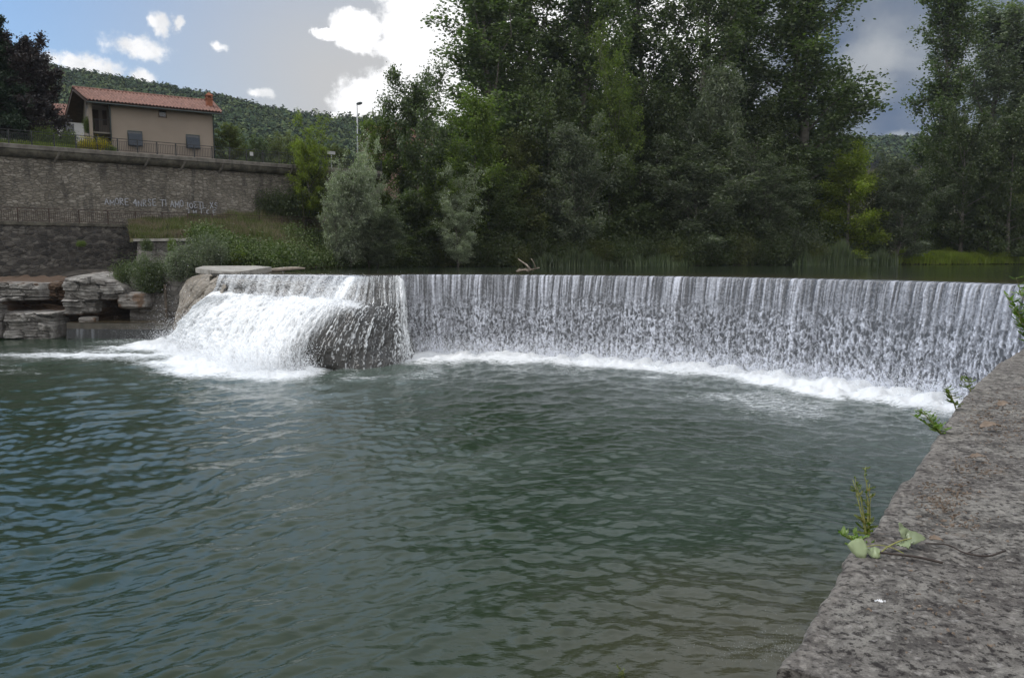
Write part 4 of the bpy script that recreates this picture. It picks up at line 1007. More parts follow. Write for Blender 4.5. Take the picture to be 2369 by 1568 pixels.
gr = fmesh('ground', Vg.reshape(-1, 3), grid_faces(len(rt), len(colsx)), M_bank, smooth=True); tag(gr, kind='structure')
# one deep sheet under everything
b = MB(); b.add(np.array([[-3000, -600, -2.], [3000, -600, -2.], [3000, 3500, -2.], [-3000, 3500, -2.]]), np.array([[0, 1, 2, 3]])); o = b.build('riverbed', M_bank); tag(o, kind='structure')
# grassy slope between the lower railing, the pale wall and the river
rowsB = [
 [(300, 560, 56.4), (330, 556, 55.8), (400, 556, 55.3), (470, 560, 54.4), (520, 600, 53.0), (560, 614, 52.4), (640, 618.6, 54.0), (760, 619.5, 66), (850, 619.5, 72), (960, 619.5, 77)],
 [(300, 548, 57.4), (330, 550, 56.4), (400, 549, 56.0), (470, 550, 55.6), (520, 575, 55.2), (560, 585, 55.5), (640, 590, 57.5), (760, 590, 68.5), (850, 590, 74), (960, 590, 79)],
 [(300, 538, 60.5), (330, 534, 59.5), (400, 532, 60.0), (470, 534, 60.3), (520, 545, 60.5), (560, 548, 61.5), (640, 545, 64.5), (760, 548, 74), (850, 548, 79), (960, 548, 84)],
 [(300, 522, 61.9), (330, 521, 62.8), (400, 517, 64.8), (470, 512, 66.8), (520, 508, 68.2), (560, 503, 69.6), (640, 499, 73.0), (760, 498, 80), (850, 498, 86), (960, 498, 91)],
 [(300, 522, 62.6), (330, 520, 63.6), (400, 516, 65.6), (470, 511, 67.8), (520, 506, 69.4), (560, 501, 71.5), (640, 492, 76.5), (760, 485, 88), (850, 485, 94), (960, 485, 99)]]
Bc = np.array([[P(*q) for q in r] for r in rowsB]); Bs = cr(cr(Bc, 90, 0), 220, 1)
Bs[..., 2] += .18 * fbm(Bs[..., 0] * .6, Bs[..., 1] * .6, seed=151, oct=4)
bnk = fmesh('bank', Bs.reshape(-1, 3), grid_faces(90, 220), M_bank, smooth=True); tag(bnk, kind='structure')

# ------------------------------------------------------------------ foliage builders
def leafquads(cen, L, Wd, seed, up=.3, nsc=None):
    r = np.random.default_rng(seed); n = len(cen)
    a = r.normal(0, 1, (n, 3)); a[:, 2] *= .8; a /= np.linalg.norm(a, axis=1)[:, None]
    nr = r.normal(0, 1, (n, 3)); nr[:, 2] = np.abs(nr[:, 2]) + up
    b_ = np.cross(nr, a); b_ /= np.linalg.norm(b_, axis=1)[:, None] + 1e-9
    sz = r.uniform(.6, 1.35, n)[:, None]
    c_ = np.cross(a, b_)
    V = np.stack([cen - a * L * .5 * sz, cen + b_ * Wd * .5 * sz + c_ * Wd * .12, cen + a * L * .5 * sz, cen - b_ * Wd * .5 * sz + c_ * Wd * .12], 1).reshape(-1, 3)
    return V, np.arange(n * 4).reshape(-1, 4)
def make_tree(H, R, env, nprim, nsec, nleaf, leaf, seed, h0=.12, elev=(25, 60), tr=.3, sig=.35, droop=0., ntw=3, lean=0.):
    r = np.random.default_rng(seed); tb_ = MB(); cen = []
    zt_ = np.linspace(0, 1, 10); wob = np.cumsum(r.normal(0, .006 * H, (10, 2)), 0); wob -= wob[0]
    trunk = np.c_[wob[:, 0] + lean * zt_ ** 2, wob[:, 1], zt_ * H * .97]
    tb_.tube(trunk, tr * (1.08 - zt_) ** .8, 7)
    for i in range(nprim):
        tq_ = ((i + .5 * r.random()) / nprim); z = h0 + (1 - h0) * tq_ * .96
        p0 = np.array([np.interp(z, zt_, trunk[:, 0]), np.interp(z, zt_, trunk[:, 1]), z * H])
        a = i * 2.399 + r.normal(0, .5); e = math.radians(np.interp(tq_, [0, 1], elev) + r.normal(0, 7))
        ln = max(R * env(tq_) * r.uniform(.62, 1.15), .04 * H)
        ln3 = ln / max(math.cos(e), .3)
        d = np.array([math.cos(a) * math.cos(e), math.sin(a) * math.cos(e), math.sin(e)])
        k = np.linspace(0, 1, 6)[:, None]
        path = p0 + d * ln3 * k + np.array([0, 0, 1.]) * (.12 - droop) * ln3 * k ** 2 + r.normal(0, .03 * ln3, (6, 3)) * k
        tb_.tube(path, tr * .30 * (1.1 - z) * (1.05 - k[:, 0]) + .012, 4, False)
        for j in range(nsec):
            u = r.uniform(.18, 1.0); pj = np.array([np.interp(u, k[:, 0], path[:, q]) for q in range(3)])
            dd = d * .6 + r.normal(0, .65, 3); dd[2] += .15 - droop; dd /= np.linalg.norm(dd)
            l2 = ln3 * r.uniform(.16, .34) * (1.15 - .5 * u) + .2
            if j % 3 == 0: tb_.tube([pj, pj + dd * l2 * .5, pj + dd * l2 + np.array([0, 0, -droop * l2 * .4])], [.03 * tr + .01, .02 * tr + .008, .006], 3, False)
            for m_ in range(ntw):
                cen.append(pj + dd * l2 * (m_ + .6) / ntw + np.array([0, 0, -droop * l2 * .4 * (m_ / ntw)]))
    cen = np.array(cen); per = max(1, int(nleaf / len(cen)))
    sz_ = r.uniform(.5, 1.3, len(cen))
    c2 = np.repeat(cen, per, 0) + r.normal(0, 1, (len(cen) * per, 3)) * (sig * np.repeat(sz_, per))[:, None]
    c2[:, 2] = np.maximum(c2[:, 2], .02 * H)
    V, Fq = leafquads(c2, leaf[0], leaf[1], seed + 1)
    tV = np.concatenate(tb_.V); by = {}
    for f in tb_.F: by.setdefault(f.shape[1], []).append(f)
    return (V, Fq), (tV, [np.concatenate(v) for v in by.values()])
def make_bush(R, H, nleaf, leaf, seed, lob=7, droop=0.):
    r = np.random.default_rng(seed); tb_ = MB(); cen = []
    for i in range(lob * 4):
        a = r.uniform(0, 2 * PI); rr = R * r.random() ** .5 * .85; hh = H * (1 - .55 * (rr / R) ** 2) * r.uniform(.6, 1.05)
        tip = np.array([math.cos(a) * rr, math.sin(a) * rr, hh]); k = np.linspace(0, 1, 6)[:, None]
        path = np.array([tip[0] * .2, tip[1] * .2, 0]) * (1 - k) + tip * k + np.array([tip[0], tip[1], 0]) * .25 * (k * (1 - k)) * 2 - np.array([0, 0, droop * H]) * k ** 3
        tb_.tube(path, .045 * (1.1 - k[:, 0]) * (H / 4) + .008, 4, False)
        for j in range(9):
            u = r.uniform(.12, 1.05) ; pj = np.array([np.interp(u, k[:, 0], path[:, q]) for q in range(3)])
            cen.append(pj + r.normal(0, .10 * R, 3) * np.array([1, 1, .8]))
    cen = np.array(cen); cen[:, 2] = np.maximum(cen[:, 2], .08); per = int(nleaf / len(cen)); s = .085 * (R + H)
    c2 = np.repeat(cen, per, 0) + r.normal(0, 1, (len(cen) * per, 3)) * (s * np.repeat(r.uniform(.5, 1.2, len(cen)), per))[:, None]
    c2[:, 2] = np.abs(c2[:, 2]) + .03
    V, Fq = leafquads(c2, leaf[0], leaf[1], seed + 1)
    tV = np.concatenate(tb_.V); return (V, Fq), (tV, [np.concatenate(tb_.F)])
e_pop = lambda t_: (.55 + .45 * math.sin(min(t_ * 1.5 + .25, 1.57))) * (1 - t_ ** 3 * .75)
e_col = lambda t_: .55 + .45 * math.sin(t_ * PI * .9 + .2) if t_ < .8 else 1.0 - (t_ - .8) * 3.5
e_wid = lambda t_: math.sin((t_ * .82 + .18) * PI) ** .6
e_con = lambda t_: 1.02 - t_ * .93
e_will = lambda t_: (.75 + .5 * t_ if t_ < .4 else 1.0 - (t_ - .4) * 1.4) * (1 + .18 * math.sin(t_ * 19))
e_blob = lambda t_: (1 - (t_ * 1.0 - .25) ** 2 * 1.3) if t_ < .95 else .3
M_bark = simple('grey_bark', (.15, .135, .115), .9, .4, 2.5)
M_barkd = simple('dark_bark', (.045, .038, .03), .9, .4, 2.5)
LM = {
 'poplar': leafmat('poplar_leaves', (.046, .068, .022), (.092, .122, .042), .35, .05, (.14, .165, .09)),
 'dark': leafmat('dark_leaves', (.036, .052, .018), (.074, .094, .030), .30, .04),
 'green': leafmat('green_leaves', (.060, .088, .018), (.125, .16, .030), .40, .03),
 'bright': leafmat('bright_leaves', (.12, .16, .016), (.22, .25, .030), .45, .03),
 'olive': leafmat('olive_leaves', (.066, .078, .022), (.125, .138, .040), .32, .04),
 'silver': leafmat('silver_leaves', (.066, .084, .050), (.125, .145, .090), .28, .05, (.20, .22, .16)),
 'white': leafmat('white_poplar_leaves', (.13, .155, .10), (.26, .285, .20), .28, .07, (.40, .43, .36)),
 'conifer': leafmat('conifer_needles', (.012, .026, .014), (.030, .052, .024), .15, .04),
 'purple': leafmat('purple_leaves', (.016, .009, .012), (.034, .020, .022), .2, .06),
 'yellow': leafmat('yellow_blossom', (.06, .09, .01), (.40, .30, .01), .3, .03, (.55, .42, .015)),
 'reed': leafmat('reed_leaves', (.055, .080, .040), (.11, .135, .06), .3, .05),
 'grassy': leafmat('grass_blades', (.06, .085, .025), (.13, .14, .055), .3, .03, (.20, .16, .10)),
 'bramble': leafmat('bramble_leaves', (.044, .068, .018), (.092, .125, .038), .2, .03, (.13, .15, .07)),
}
PROTO = {}
def proto(key, data, H, R):
    (V, Fq), (tV, tF) = data
    c = fmesh('crown', V, Fq, LM['green'], link=False).data; t_ = fmesh('trunk', tV, tF, M_bark, smooth=True, link=False).data
    Ra = np.percentile(np.hypot(V[:, 0], V[:, 1]), 93); Ha = np.percentile(V[:, 2], 99.6)
    PROTO[key] = (c, t_, Ha, Ra)
LF = (.27, .21)
proto('poplarA', make_tree(30, 5.2, e_pop, 46, 16, 43000, LF, 301, .10, (32, 68), .42, .42), 30, 5.6)
proto('poplarB', make_tree(30, 5.0, e_pop, 38, 17, 36000, LF, 302, .16, (38, 70), .40, .38), 30, 5.4)
proto('column', make_tree(30, 2.6, e_col, 54, 9, 30000, LF, 303, .05, (60, 78), .34, .36), 30, 2.9)
proto('broadA', make_tree(12, 4.4, e_wid, 26, 17, 30000, (.24, .13), 304, .10, (8, 60), .20, .30), 12, 4.8)
proto('broadB', make_tree(12, 4.2, e_blob, 30, 16, 30000, (.24, .14), 305, .04, (0, 62), .20, .30), 12, 4.6)
proto('willowA', make_tree(12, 3.6, e_will, 38, 14, 34000, (.30, .075), 306, .03, (30, 74), .16, .26, .10), 12, 3.9)
proto('willowB', make_tree(12, 3.2, e_col, 32, 14, 30000, (.28, .08), 307, .02, (45, 74), .15, .24, .18), 12, 3.5)
proto('whitepop', make_tree(10, 2.9, e_col, 36, 16, 36000, (.17, .13), 308, .01, (45, 72), .12, .20), 10, 3.2)
proto('conifer', make_tree(14, 4.6, e_con, 70, 16, 62000, (.42, .10), 309, .03, (-8, 18), .25, .22, .22), 14, 4.8)
proto('purple', make_tree(11, 4.2, e_blob, 40, 22, 70000, (.24, .18), 310, .10, (5, 62), .2, .26), 11, 4.5)
proto('bushA', make_bush(2.6, 3.0, 13000, (.17, .11), 311), 3.0, 2.6)
proto('bushB', make_bush(2.4, 3.4, 13000, (.22, .06), 312, 8), 3.4, 2.5)
proto('bushC', make_bush(2.8, 2.4, 12000, (.15, .11), 313, 6, .15), 2.4, 2.9)
nplant = [0]
def plant(kind, leaf, dx, Y, top, hw, zb, label, cat='tree', name=None, group=None, bark=None, base_dy=None):
    cme, tme, H0, R0 = PROTO[kind]; i = nplant[0]; nplant[0] += 1
    if dx > 890 and base_dy is None and group is None: Y = np.interp(dx, [a for a, _ in bankpx], [b_ for _, b_ in bankpx]) + 2 + max(0, Y - 84) * .8
    if base_dy is not None: zb = P(dx, base_dy, Y)[2]
    p = P(dx, top, Y); p[0] = kx(dx, max(0, top) * .5 + 290) * Y; Hh = p[2] - zb; R = hw * K / F_PX * Y
    root = empty(name or {'bushA': 'shrub', 'bushB': 'shrub', 'bushC': 'shrub', 'conifer': 'conifer_tree', 'column': 'poplar_tree', 'poplarA': 'poplar_tree', 'poplarB': 'poplar_tree', 'willowA': 'willow_tree', 'willowB': 'willow_tree'}.get(kind, 'tree'), (p[0], Y, zb), (i * 2.1) % 6.28)
    sc_ = (R / R0, R / R0, Hh / H0)
    for nm, me, mt in (('crown', cme, LM[leaf]), ('trunk' if 'bush' not in kind else 'stem', tme, bark or M_bark)):
        o = bpy.data.objects.new(nm, me); col.objects.link(o); o.parent = root; o.scale = sc_
        o.material_slots[0].link = 'OBJECT'; o.material_slots[0].material = mt
    tag(root, label, cat, group); return root

# --- the tall trees
GP = None
plant('poplarB', 'poplar', 1125, 100, -95, 125, 5.5, 'leftmost tall poplar of the tree wall, bright cloud showing through its open crown')
plant('poplarB', 'poplar', 1235, 108, -150, 125, 5.5, 'second tall poplar of the tree wall, behind the driftwood side of the weir')
plant('poplarA', 'poplar', 1365, 103, -170, 120, 5.5, 'tall dark poplar in the middle of the tree wall, above the reeds')
plant('poplarB', 'poplar', 1480, 112, -140, 105, 5.5, 'tall poplar with thin upper limbs against the sky, behind the grey-green willow')
plant('poplarA', 'poplar', 1600, 102, -170, 100, 5.5, 'tall poplar left of the small bright sky gap at the frame top')
plant('column', 'poplar', 1700, 108, -70, 62, 5.5, 'narrow poplar whose top ends just under the frame, beside the small sky gap')
plant('poplarA', 'poplar', 1860, 99, -85, 138, 5.5, 'big poplar at the right end of the tree wall, its side branches reaching over sky')
plant('column', 'poplar', 2168, 105, -75, 62, 5.0, 'narrow columnar poplar standing alone right of the open sky')
plant('poplarB', 'silver', 2285, 108, 2, 100, 5.0, 'pale grey-green spreading tree with bare forked limbs near the right edge')
plant('poplarB', 'poplar', 2400, 101, 55, 85, 5.0, 'tree cut off by the right edge of the picture')
# long limb reaching right from the big poplar
plant('poplarB', 'poplar', 1930, 106, 205, 62, 5.0, 'shorter poplar under the right poplar, its top leaning into the open sky')
# --- the middle storey
plant('broadA', 'poplar', 968, 86, 158, 92, 5.0, 'round-topped tree rising in front of the white cloud, right of the street lamp')
plant('broadB', 'green', 880, 82, 262, 74, 5.0, 'bright green feathery tree just right of the street lamp')
plant('broadB', 'green', 1098, 88, 215, 92, 5.0, 'green locust tree under the leftmost poplar')
plant('broadA', 'green', 1010, 82, 330, 80, 4.8, 'yellowish green tree between the white poplar and the silver willow')
plant('broadB', 'olive', 1195, 90, 300, 90, 4.8, 'olive green tree right of the small silver willow')
plant('willowA', 'silver', 1325, 85, 285, 82, 4.6, 'grey-green willow with a pointed top above the left reeds')
plant('willowB', 'green', 1420, 93, 75, 66, 4.8, 'slim yellow-green tree rising between the dark poplars')
plant('broadA', 'dark', 1265, 93, 170, 100, 5.0, 'dark broad tree filling the gap behind the pointed willow')
plant('broadB', 'dark', 1520, 92, 210, 95, 4.8, 'dark broad tree behind the middle reeds')
plant('willowA', 'silver', 1655, 90, 158, 74, 4.8, 'tall grey-green willow right of the middle of the tree wall')
plant('willowA', 'silver', 1600, 87, 330, 105, 4.6, 'wide grey-green willow leaning over the far bank')
plant('broadA', 'dark', 1745, 95, 240, 92, 4.8, 'dark tree left of the big right poplar')
plant('willowB', 'silver', 1770, 87, 335, 90, 4.6, 'grey-green willow in front of the big right poplar')
plant('broadB', 'dark', 1835, 92, 350, 72, 4.8, 'dark tree under the spreading side branches of the right poplar')
plant('bushB', 'silver', 1835, 86, 515, 62, 4.4, 'low pale willow bush hanging over the water left of the right reeds', 'shrub')
plant('broadB', 'bright', 1965, 86, 340, 84, 4.8, 'sunlit yellow-green tree below the open sky')
plant('willowA', 'silver', 2078, 84, 365, 74, 4.4, 'silvery round willow below the open sky, right of the yellow-green tree')
plant('broadA', 'dark', 2195, 102, 350, 78, 4.6, 'dark tree at the foot of the columnar poplar')
plant('broadB', 'olive', 2288, 99, 400, 92, 4.6, 'olive tree low down under the pale spreading tree')
plant('broadA', 'green', 2375, 97, 350, 80, 4.6, 'green tree at the right edge behind the bright bank grass')
plant('broadB', 'dark', 1410, 90, 370, 95, 4.6, 'dark tree directly behind the left reeds')
plant('broadA', 'dark', 1130, 86, 400, 85, 4.6, 'dark tree right behind the small silver willow')
plant('willowB', 'white', 1058, 77.5, 388, 50, 4.2, 'small silver willow leaning over the river left of the driftwood', base_dy=617)
plant('broadB', 'dark', 948, 82, 455, 82, 4.4, 'dark low tree between the white poplar and the small silver willow')
plant('whitepop', 'white', 808, 68.5, 345, 46, 4.3, 'white-leaved poplar shimmering silver at the water in front of the wall end', base_dy=617)
plant('whitepop', 'white', 778, 67.5, 395, 30, 4.3, 'lower left stem of the white poplar clump', base_dy=617)
plant('willowB', 'white', 850, 70, 322, 30, 4.3, 'narrow pointed silver tree top just right of the white poplar', base_dy=617)
plant('whitepop', 'silver', 872, 70, 470, 52, 4.3, 'dull silvery bush at the right foot of the white poplar', base_dy=618)
plant('willowB', 'bright', 716, 73.5, 266, 40, 8.0, 'bright yellow-green narrow tree standing at the end of the upper retaining wall')
plant('broadB', 'dark', 722, 74.5, 372, 46, 8.0, 'dark ivy-clad tree base at the end of the upper retaining wall')
plant('bushA', 'dark', 632, 72.8, 436, 38, 8.0, 'dark green bush against the right end of the graffiti wall', 'shrub')
plant('bushA', 'dark', 690, 74, 430, 50, 8.0, 'dark bush between the wall end and the white poplar', 'shrub')
plant('bushA', 'green', 700, 78, 378, 42, 9.0, 'light green hedge bush under the narrow bright tree', 'shrub')
plant('broadA', 'dark', 785, 86, 400, 70, 8.0, 'dark tree behind the white poplar')
plant('broadB', 'olive', 770, 96, 335, 50, 13.0, 'grey-olive tree beyond the far end of the upper railing')
plant('broadA', 'olive', 2018, 92, 392, 52, 4.8, 'small olive tree between the yellow-green tree and the silvery round willow')
plant('broadB', 'green', 2120, 96, 400, 50, 4.8, 'mid green tree just left of the columnar poplar foot, right of the silvery willow')
# dark backing trees that nothing tells apart
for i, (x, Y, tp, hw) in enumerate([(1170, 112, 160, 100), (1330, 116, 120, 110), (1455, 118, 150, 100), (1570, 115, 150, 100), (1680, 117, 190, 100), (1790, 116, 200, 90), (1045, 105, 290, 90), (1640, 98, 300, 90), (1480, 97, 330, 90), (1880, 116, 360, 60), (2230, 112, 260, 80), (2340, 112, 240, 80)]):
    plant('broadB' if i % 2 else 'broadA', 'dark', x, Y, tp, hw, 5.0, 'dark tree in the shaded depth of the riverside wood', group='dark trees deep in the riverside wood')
# bushes along the far waterline
gb = 'dark bushes along the far waterline'
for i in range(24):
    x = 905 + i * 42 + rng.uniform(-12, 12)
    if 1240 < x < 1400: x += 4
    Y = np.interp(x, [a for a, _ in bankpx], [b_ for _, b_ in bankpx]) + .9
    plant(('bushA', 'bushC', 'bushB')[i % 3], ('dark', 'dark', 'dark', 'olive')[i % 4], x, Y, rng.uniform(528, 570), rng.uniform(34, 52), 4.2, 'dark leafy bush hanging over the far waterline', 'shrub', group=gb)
for i, (x, tp, lf, lab) in enumerate([(2010, 545, 'dark', 'round olive bush just right of the widest reed clump'), (2130, 560, 'olive', 'low olive bush on the bank under the columnar poplar'), (2200, 556, 'silver', 'arching pale bush among the bright bank grass'), (2340, 555, 'dark', 'olive low bush at the right edge above the bright bank grass'), (2270, 530, 'dark', 'olive thicket bush behind the bright bank grass')]):
    Y = np.interp(x, [a for a, _ in bankpx], [b_ for _, b_ in bankpx]) + (4 if i != 4 else 8)
    plant('bushB' if i % 2 else 'bushA', {'dark': 'olive', 'olive': 'green'}.get(lf, lf), x, Y, tp, 40, 4.8, lab, 'shrub')
# left bank shrubs
plant('bushB', 'silver', 335, 51.5, 585, 36, 1.6, 'grey-green shrub covering the foot of the pale block wall', 'shrub', base_dy=672)
plant('bushB', 'silver', 425, 50.6, 560, 42, 1.6, 'tall grey-green shrub above the rust-streaked flood wall', 'shrub', base_dy=650)
plant('bushB', 'silver', 484, 50.6, 536, 40, 1.6, 'grey-green shrub leaning over the concrete slab', 'shrub', base_dy=622)
plant('bushA', 'dark', 300, 52.4, 600, 36, 1.6, 'dark green bush above the tip of the overhanging rock', 'shrub', base_dy=668)
plant('bushA', 'dark', 352, 50.9, 600, 36, 1.6, 'darker low bush at the top of the broken rock shelf', 'shrub', base_dy=676)
plant('bushA', 'bright', 552, 52.2, 578, 18, 4.3, 'small yellow-green bush behind the concrete slab', 'shrub', base_dy=614)
plant('bushC', 'green', 397, 54.0, 548, 9, 4.3, 'small green tuft growing from the cap of the pale block wall', 'shrub', base_dy=580)
plant('bushC', 'dark', 340, 54.6, 548, 12, 4.3, 'ivy tuft hanging on the left part of the pale block wall', 'shrub', base_dy=580)
plant('bushC', 'green', 188, 57.6, 555, 9, 4.3, 'little green weed growing from the dark river wall', 'shrub', base_dy=570)
# terrace trees and garden
plant('conifer', 'conifer', -12, 64, 30, 88, 13.3, 'dark drooping conifer at the left edge of the picture', bark=M_barkd)
plant('purple', 'purple', 66, 66, 84, 72, 13.3, 'purple-leaved tree between the dark conifer and the beige house', bark=M_barkd)
plant('broadB', 'olive', 535, 78, 288, 40, 13.3, 'round olive-green tree just right of the beige house')
plant('bushA', 'green', 112, 64.3, 294, 26, 13.5, 'light green garden bush behind the railing under the purple tree', 'shrub')
plant('bushA', 'green', 165, 65.5, 300, 17, 13.5, 'rounded garden bush beside the corner of the beige house', 'shrub')
plant('bushC', 'yellow', 222, 64.6, 316, 30, 13.5, 'yellow flowering broom bush in front of the house balcony', 'shrub')
plant('bushC', 'green', 262, 64.9, 335, 14, 13.5, 'dark green shrub right of the yellow broom', 'shrub')
plant('bushA', 'green', 212, 68.0, 268, 11, 15.6, 'potted climber with pink flowers on the house balcony', 'shrub')
for i, x in enumerate((600, 640, 560, 680)):
    plant('broadB', 'olive' if i % 2 else 'dark', x, 110 + 8 * i, 318 - 4 * (i % 2), 42, 12, ['dark tree beyond the railing in front of the hill foot', 'olive tree beyond the railing left of the bright narrow tree', 'dark tree just behind the round olive tree by the house', 'olive tree half behind the bright narrow tree'][i])

# ------------------------------------------------------------------ hill forest (far wood, one mass)
def scatter_ground(n, x0, x1, f0, f1, seed):
    r = np.random.default_rng(seed); jx = np.interp(r.uniform(x0, x1, n), colsx, np.arange(len(colsx))); fi = r.uniform(f0, f1, n) * (len(rt) - 1)
    i0 = np.clip(fi.astype(int), 0, len(rt) - 2); j0 = np.clip(jx.astype(int), 0, len(colsx) - 2); a = (fi - i0)[:, None]; b_ = (jx - j0)[:, None]
    return (Vg[i0, j0] * (1 - a) + Vg[i0 + 1, j0] * a) * (1 - b_) + (Vg[i0, j0 + 1] * (1 - a) + Vg[i0 + 1, j0 + 1] * a) * b_
def forest(name, pos, per, rad, lsz, mat, seed, ht):
    r = np.random.default_rng(seed); n = len(pos); R = r.uniform(.6, 1.3, n) * rad; Hh = r.uniform(.7, 1.25, n) * ht
    u = r.normal(0, 1, (n, per, 3)); u /= np.linalg.norm(u, axis=2)[..., None]; u[..., 2] = np.abs(u[..., 2]) * 1.0 - .15
    rr = r.uniform(.78, 1.08, (n, per, 1)) * (1 + .22 * np.sin(u[..., :1] * 7 + u[..., 1:2] * 5 + np.arange(n)[:, None, None]))
    c = pos[:, None] + u * rr * np.stack([R, R, Hh * .62], 1)[:, None] + np.array([0, 0, 1.]) * (Hh * .38)[:, None, None]
    nrm_ = u / (np.linalg.norm(u, axis=2)[..., None]); nrm_ = nrm_ + r.normal(0, .38, nrm_.shape); nrm_ /= np.linalg.norm(nrm_, axis=2)[..., None]
    a = np.cross(nrm_, r.normal(0, 1, nrm_.shape)); a /= np.linalg.norm(a, axis=2)[..., None]; b_ = np.cross(nrm_, a)
    s = lsz * r.uniform(.6, 1.4, (n, per, 1)) * .5
    V = np.stack([c - a * s, c + b_ * s * .8, c + a * s, c - b_ * s * .8], 2).reshape(-1, 3)
    tint = np.repeat(r.random(n), per * 4)
    return fmesh(name, V, np.arange(len(V)).reshape(-1, 4), mat, attrs={'tint': tint})
M_for, t = newmat('forest_leaves'); ti = t.attr('tint'); rn = t.n('ShaderNodeNewGeometry').outputs['Random Per Island']
c = t.ramp(ti, [(0, (.022, .040, .024)), (.3, (.036, .060, .030)), (.6, (.052, .080, .036)), (.85, (.080, .108, .040)), (1, (.10, .12, .05))])
f = t.maprange(rn, 0, 1, .7, 1.3, 'LINEAR'); c = t.vm('MULTIPLY', c, t.n('ShaderNodeCombineXYZ', {0: f, 1: f, 2: f}).outputs[0])
princ(t, c, .9, None, .1)
pos = scatter_ground(7500, -150, 1000, .33, .94, 401); pos = pos[(pos[:, 1] > 170)]
o = forest('forest', pos, 120, 4.4, 1.35, M_for, 402, 8.0); tag(o, kind='stuff')
pos = scatter_ground(500, -100, 1000, .925, .945, 403); o = forest('forest', pos, 110, 3.6, 1.5, M_for, 404, 11.); tag(o, kind='stuff')
pos = scatter_ground(1500, 1780, 2500, .60, .95, 405); o = forest('forest', pos, 60, 6.0, 2.4, M_for, 406, 11.); tag(o, kind='stuff')
pos = scatter_ground(420, 300, 980, .16, .36, 407); o = forest('forest', pos, 260, 3.6, .8, LM['olive'], 408, 7.); tag(o, kind='stuff')

# ------------------------------------------------------------------ reeds, grass, brambles
def blades(pos, hgt, wid, seed, lean=.25, seg=3):
    r = np.random.default_rng(seed); n = len(pos); a = r.uniform(0, 2 * PI, n); d = np.stack([np.cos(a), np.sin(a), 0 * a], 1)
    b_ = r.uniform(0, 2 * PI, n); wv = np.stack([np.cos(b_), np.sin(b_), 0 * a], 1) * wid
    hh = hgt * r.uniform(.55, 1.15, n); ln = r.uniform(.1, 1, n) * lean
    k = np.linspace(0, 1, seg + 1)
    P_ = pos[:, None] + np.array([0, 0, 1.]) * (hh[:, None] * k)[..., None] + d[:, None] * (hh[:, None] * ln[:, None] * k ** 2)[..., None]
    ww = (1 - k) ** .7 + .03
    L_ = P_ - wv[:, None] * ww[None, :, None]; R_ = P_ + wv[:, None] * ww[None, :, None]
    V = np.stack([L_, R_], 2).reshape(-1, 3); m = (seg + 1) * 2
    i = np.arange(n)[:, None, None] * m + np.arange(seg)[None, :, None] * 2
    return V, (i + np.array([[[0, 1, 3, 2]]])).reshape(-1, 4)
for x0, x1, tp, n, sd_, lab in ((1262, 1400, 575, 2600, 501, 'left'), (1455, 1560, 580, 1500, 502, 'mid'), (1868, 2035, 560, 3400, 503, 'right')):
    r = np.random.default_rng(sd_); xs = (x0 + x1) / 2 + (x1 - x0) * .72 * (r.beta(2.2, 2.2, n) - .5) * 2 + 14 * np.sin(r.integers(0, 9, n) * 1.7)
    Y = np.interp(xs, [a for a, _ in bankpx], [b_ for _, b_ in bankpx]) - r.uniform(.1, 2.2, n)
    pos = np.c_[(xs * K - CX) / F_PX * Y, Y, np.full(n, 4.05)]
    hg = (P((x0 + x1) / 2, tp, Y.mean())[2] - 4.1) * .9 * (.55 + .75 * (.5 + .5 * vnoise(xs * .055, Y * 0, seed=166)))
    V, Fq = blades(pos, 1., .045, sd_, .62, 4); V = V.reshape(n, -1, 3); sc2 = hg * (.6 + .4 * np.exp(-((xs - (x0 + x1) / 2) / ((x1 - x0) * .45)) ** 2)); V[..., 2] = 4.05 + (V[..., 2] - 4.05) * sc2[:, None]
    o = fmesh('reeds', V.reshape(-1, 3), Fq, LM['reed']); tag(o, kind='stuff')
r = np.random.default_rng(510)
n = 60000; i = r.integers(18, 88, n); j = r.integers(0, 219, n); a = r.random((n, 1)); b_ = r.random((n, 1))
pos = Bs[i, j] * (1 - a) + Bs[i + 1, j] * a; pos = pos * (1 - b_) + (Bs[i, np.clip(j + 1, 0, 219)]) * b_
gh = .55 + .75 * np.clip(fbm(pos[:, 0] * .7, pos[:, 1] * .7, seed=161, oct=4) + .15, 0, 1)
V, Fq = blades(pos, .75, .022, 511, .5, 2); V = V.reshape(n, -1, 3); V = pos[:, None] + (V - pos[:, None]) * gh[:, None, None]; V = V.reshape(-1, 3)
M_gr, t = newmat('meadow_blades'); rn_ = t.n('ShaderNodeNewGeometry').outputs['Random Per Island']
c = t.mix(t.maprange(t.m('ADD', t.noise(t.co, .45, 5, .65), t.m('MULTIPLY', t.m('SUBTRACT', rn_, .5), .3)), .44, .58), t.ramp(rn_, [(0, (.06, .085, .022)), (1, (.12, .145, .04))]), t.ramp(rn_, [(0, (.11, .085, .055)), (1, (.20, .17, .11))]))
princ(t, c, .8, None, .1)
o = fmesh('grass', V, Fq, M_gr); tag(o, kind='stuff')
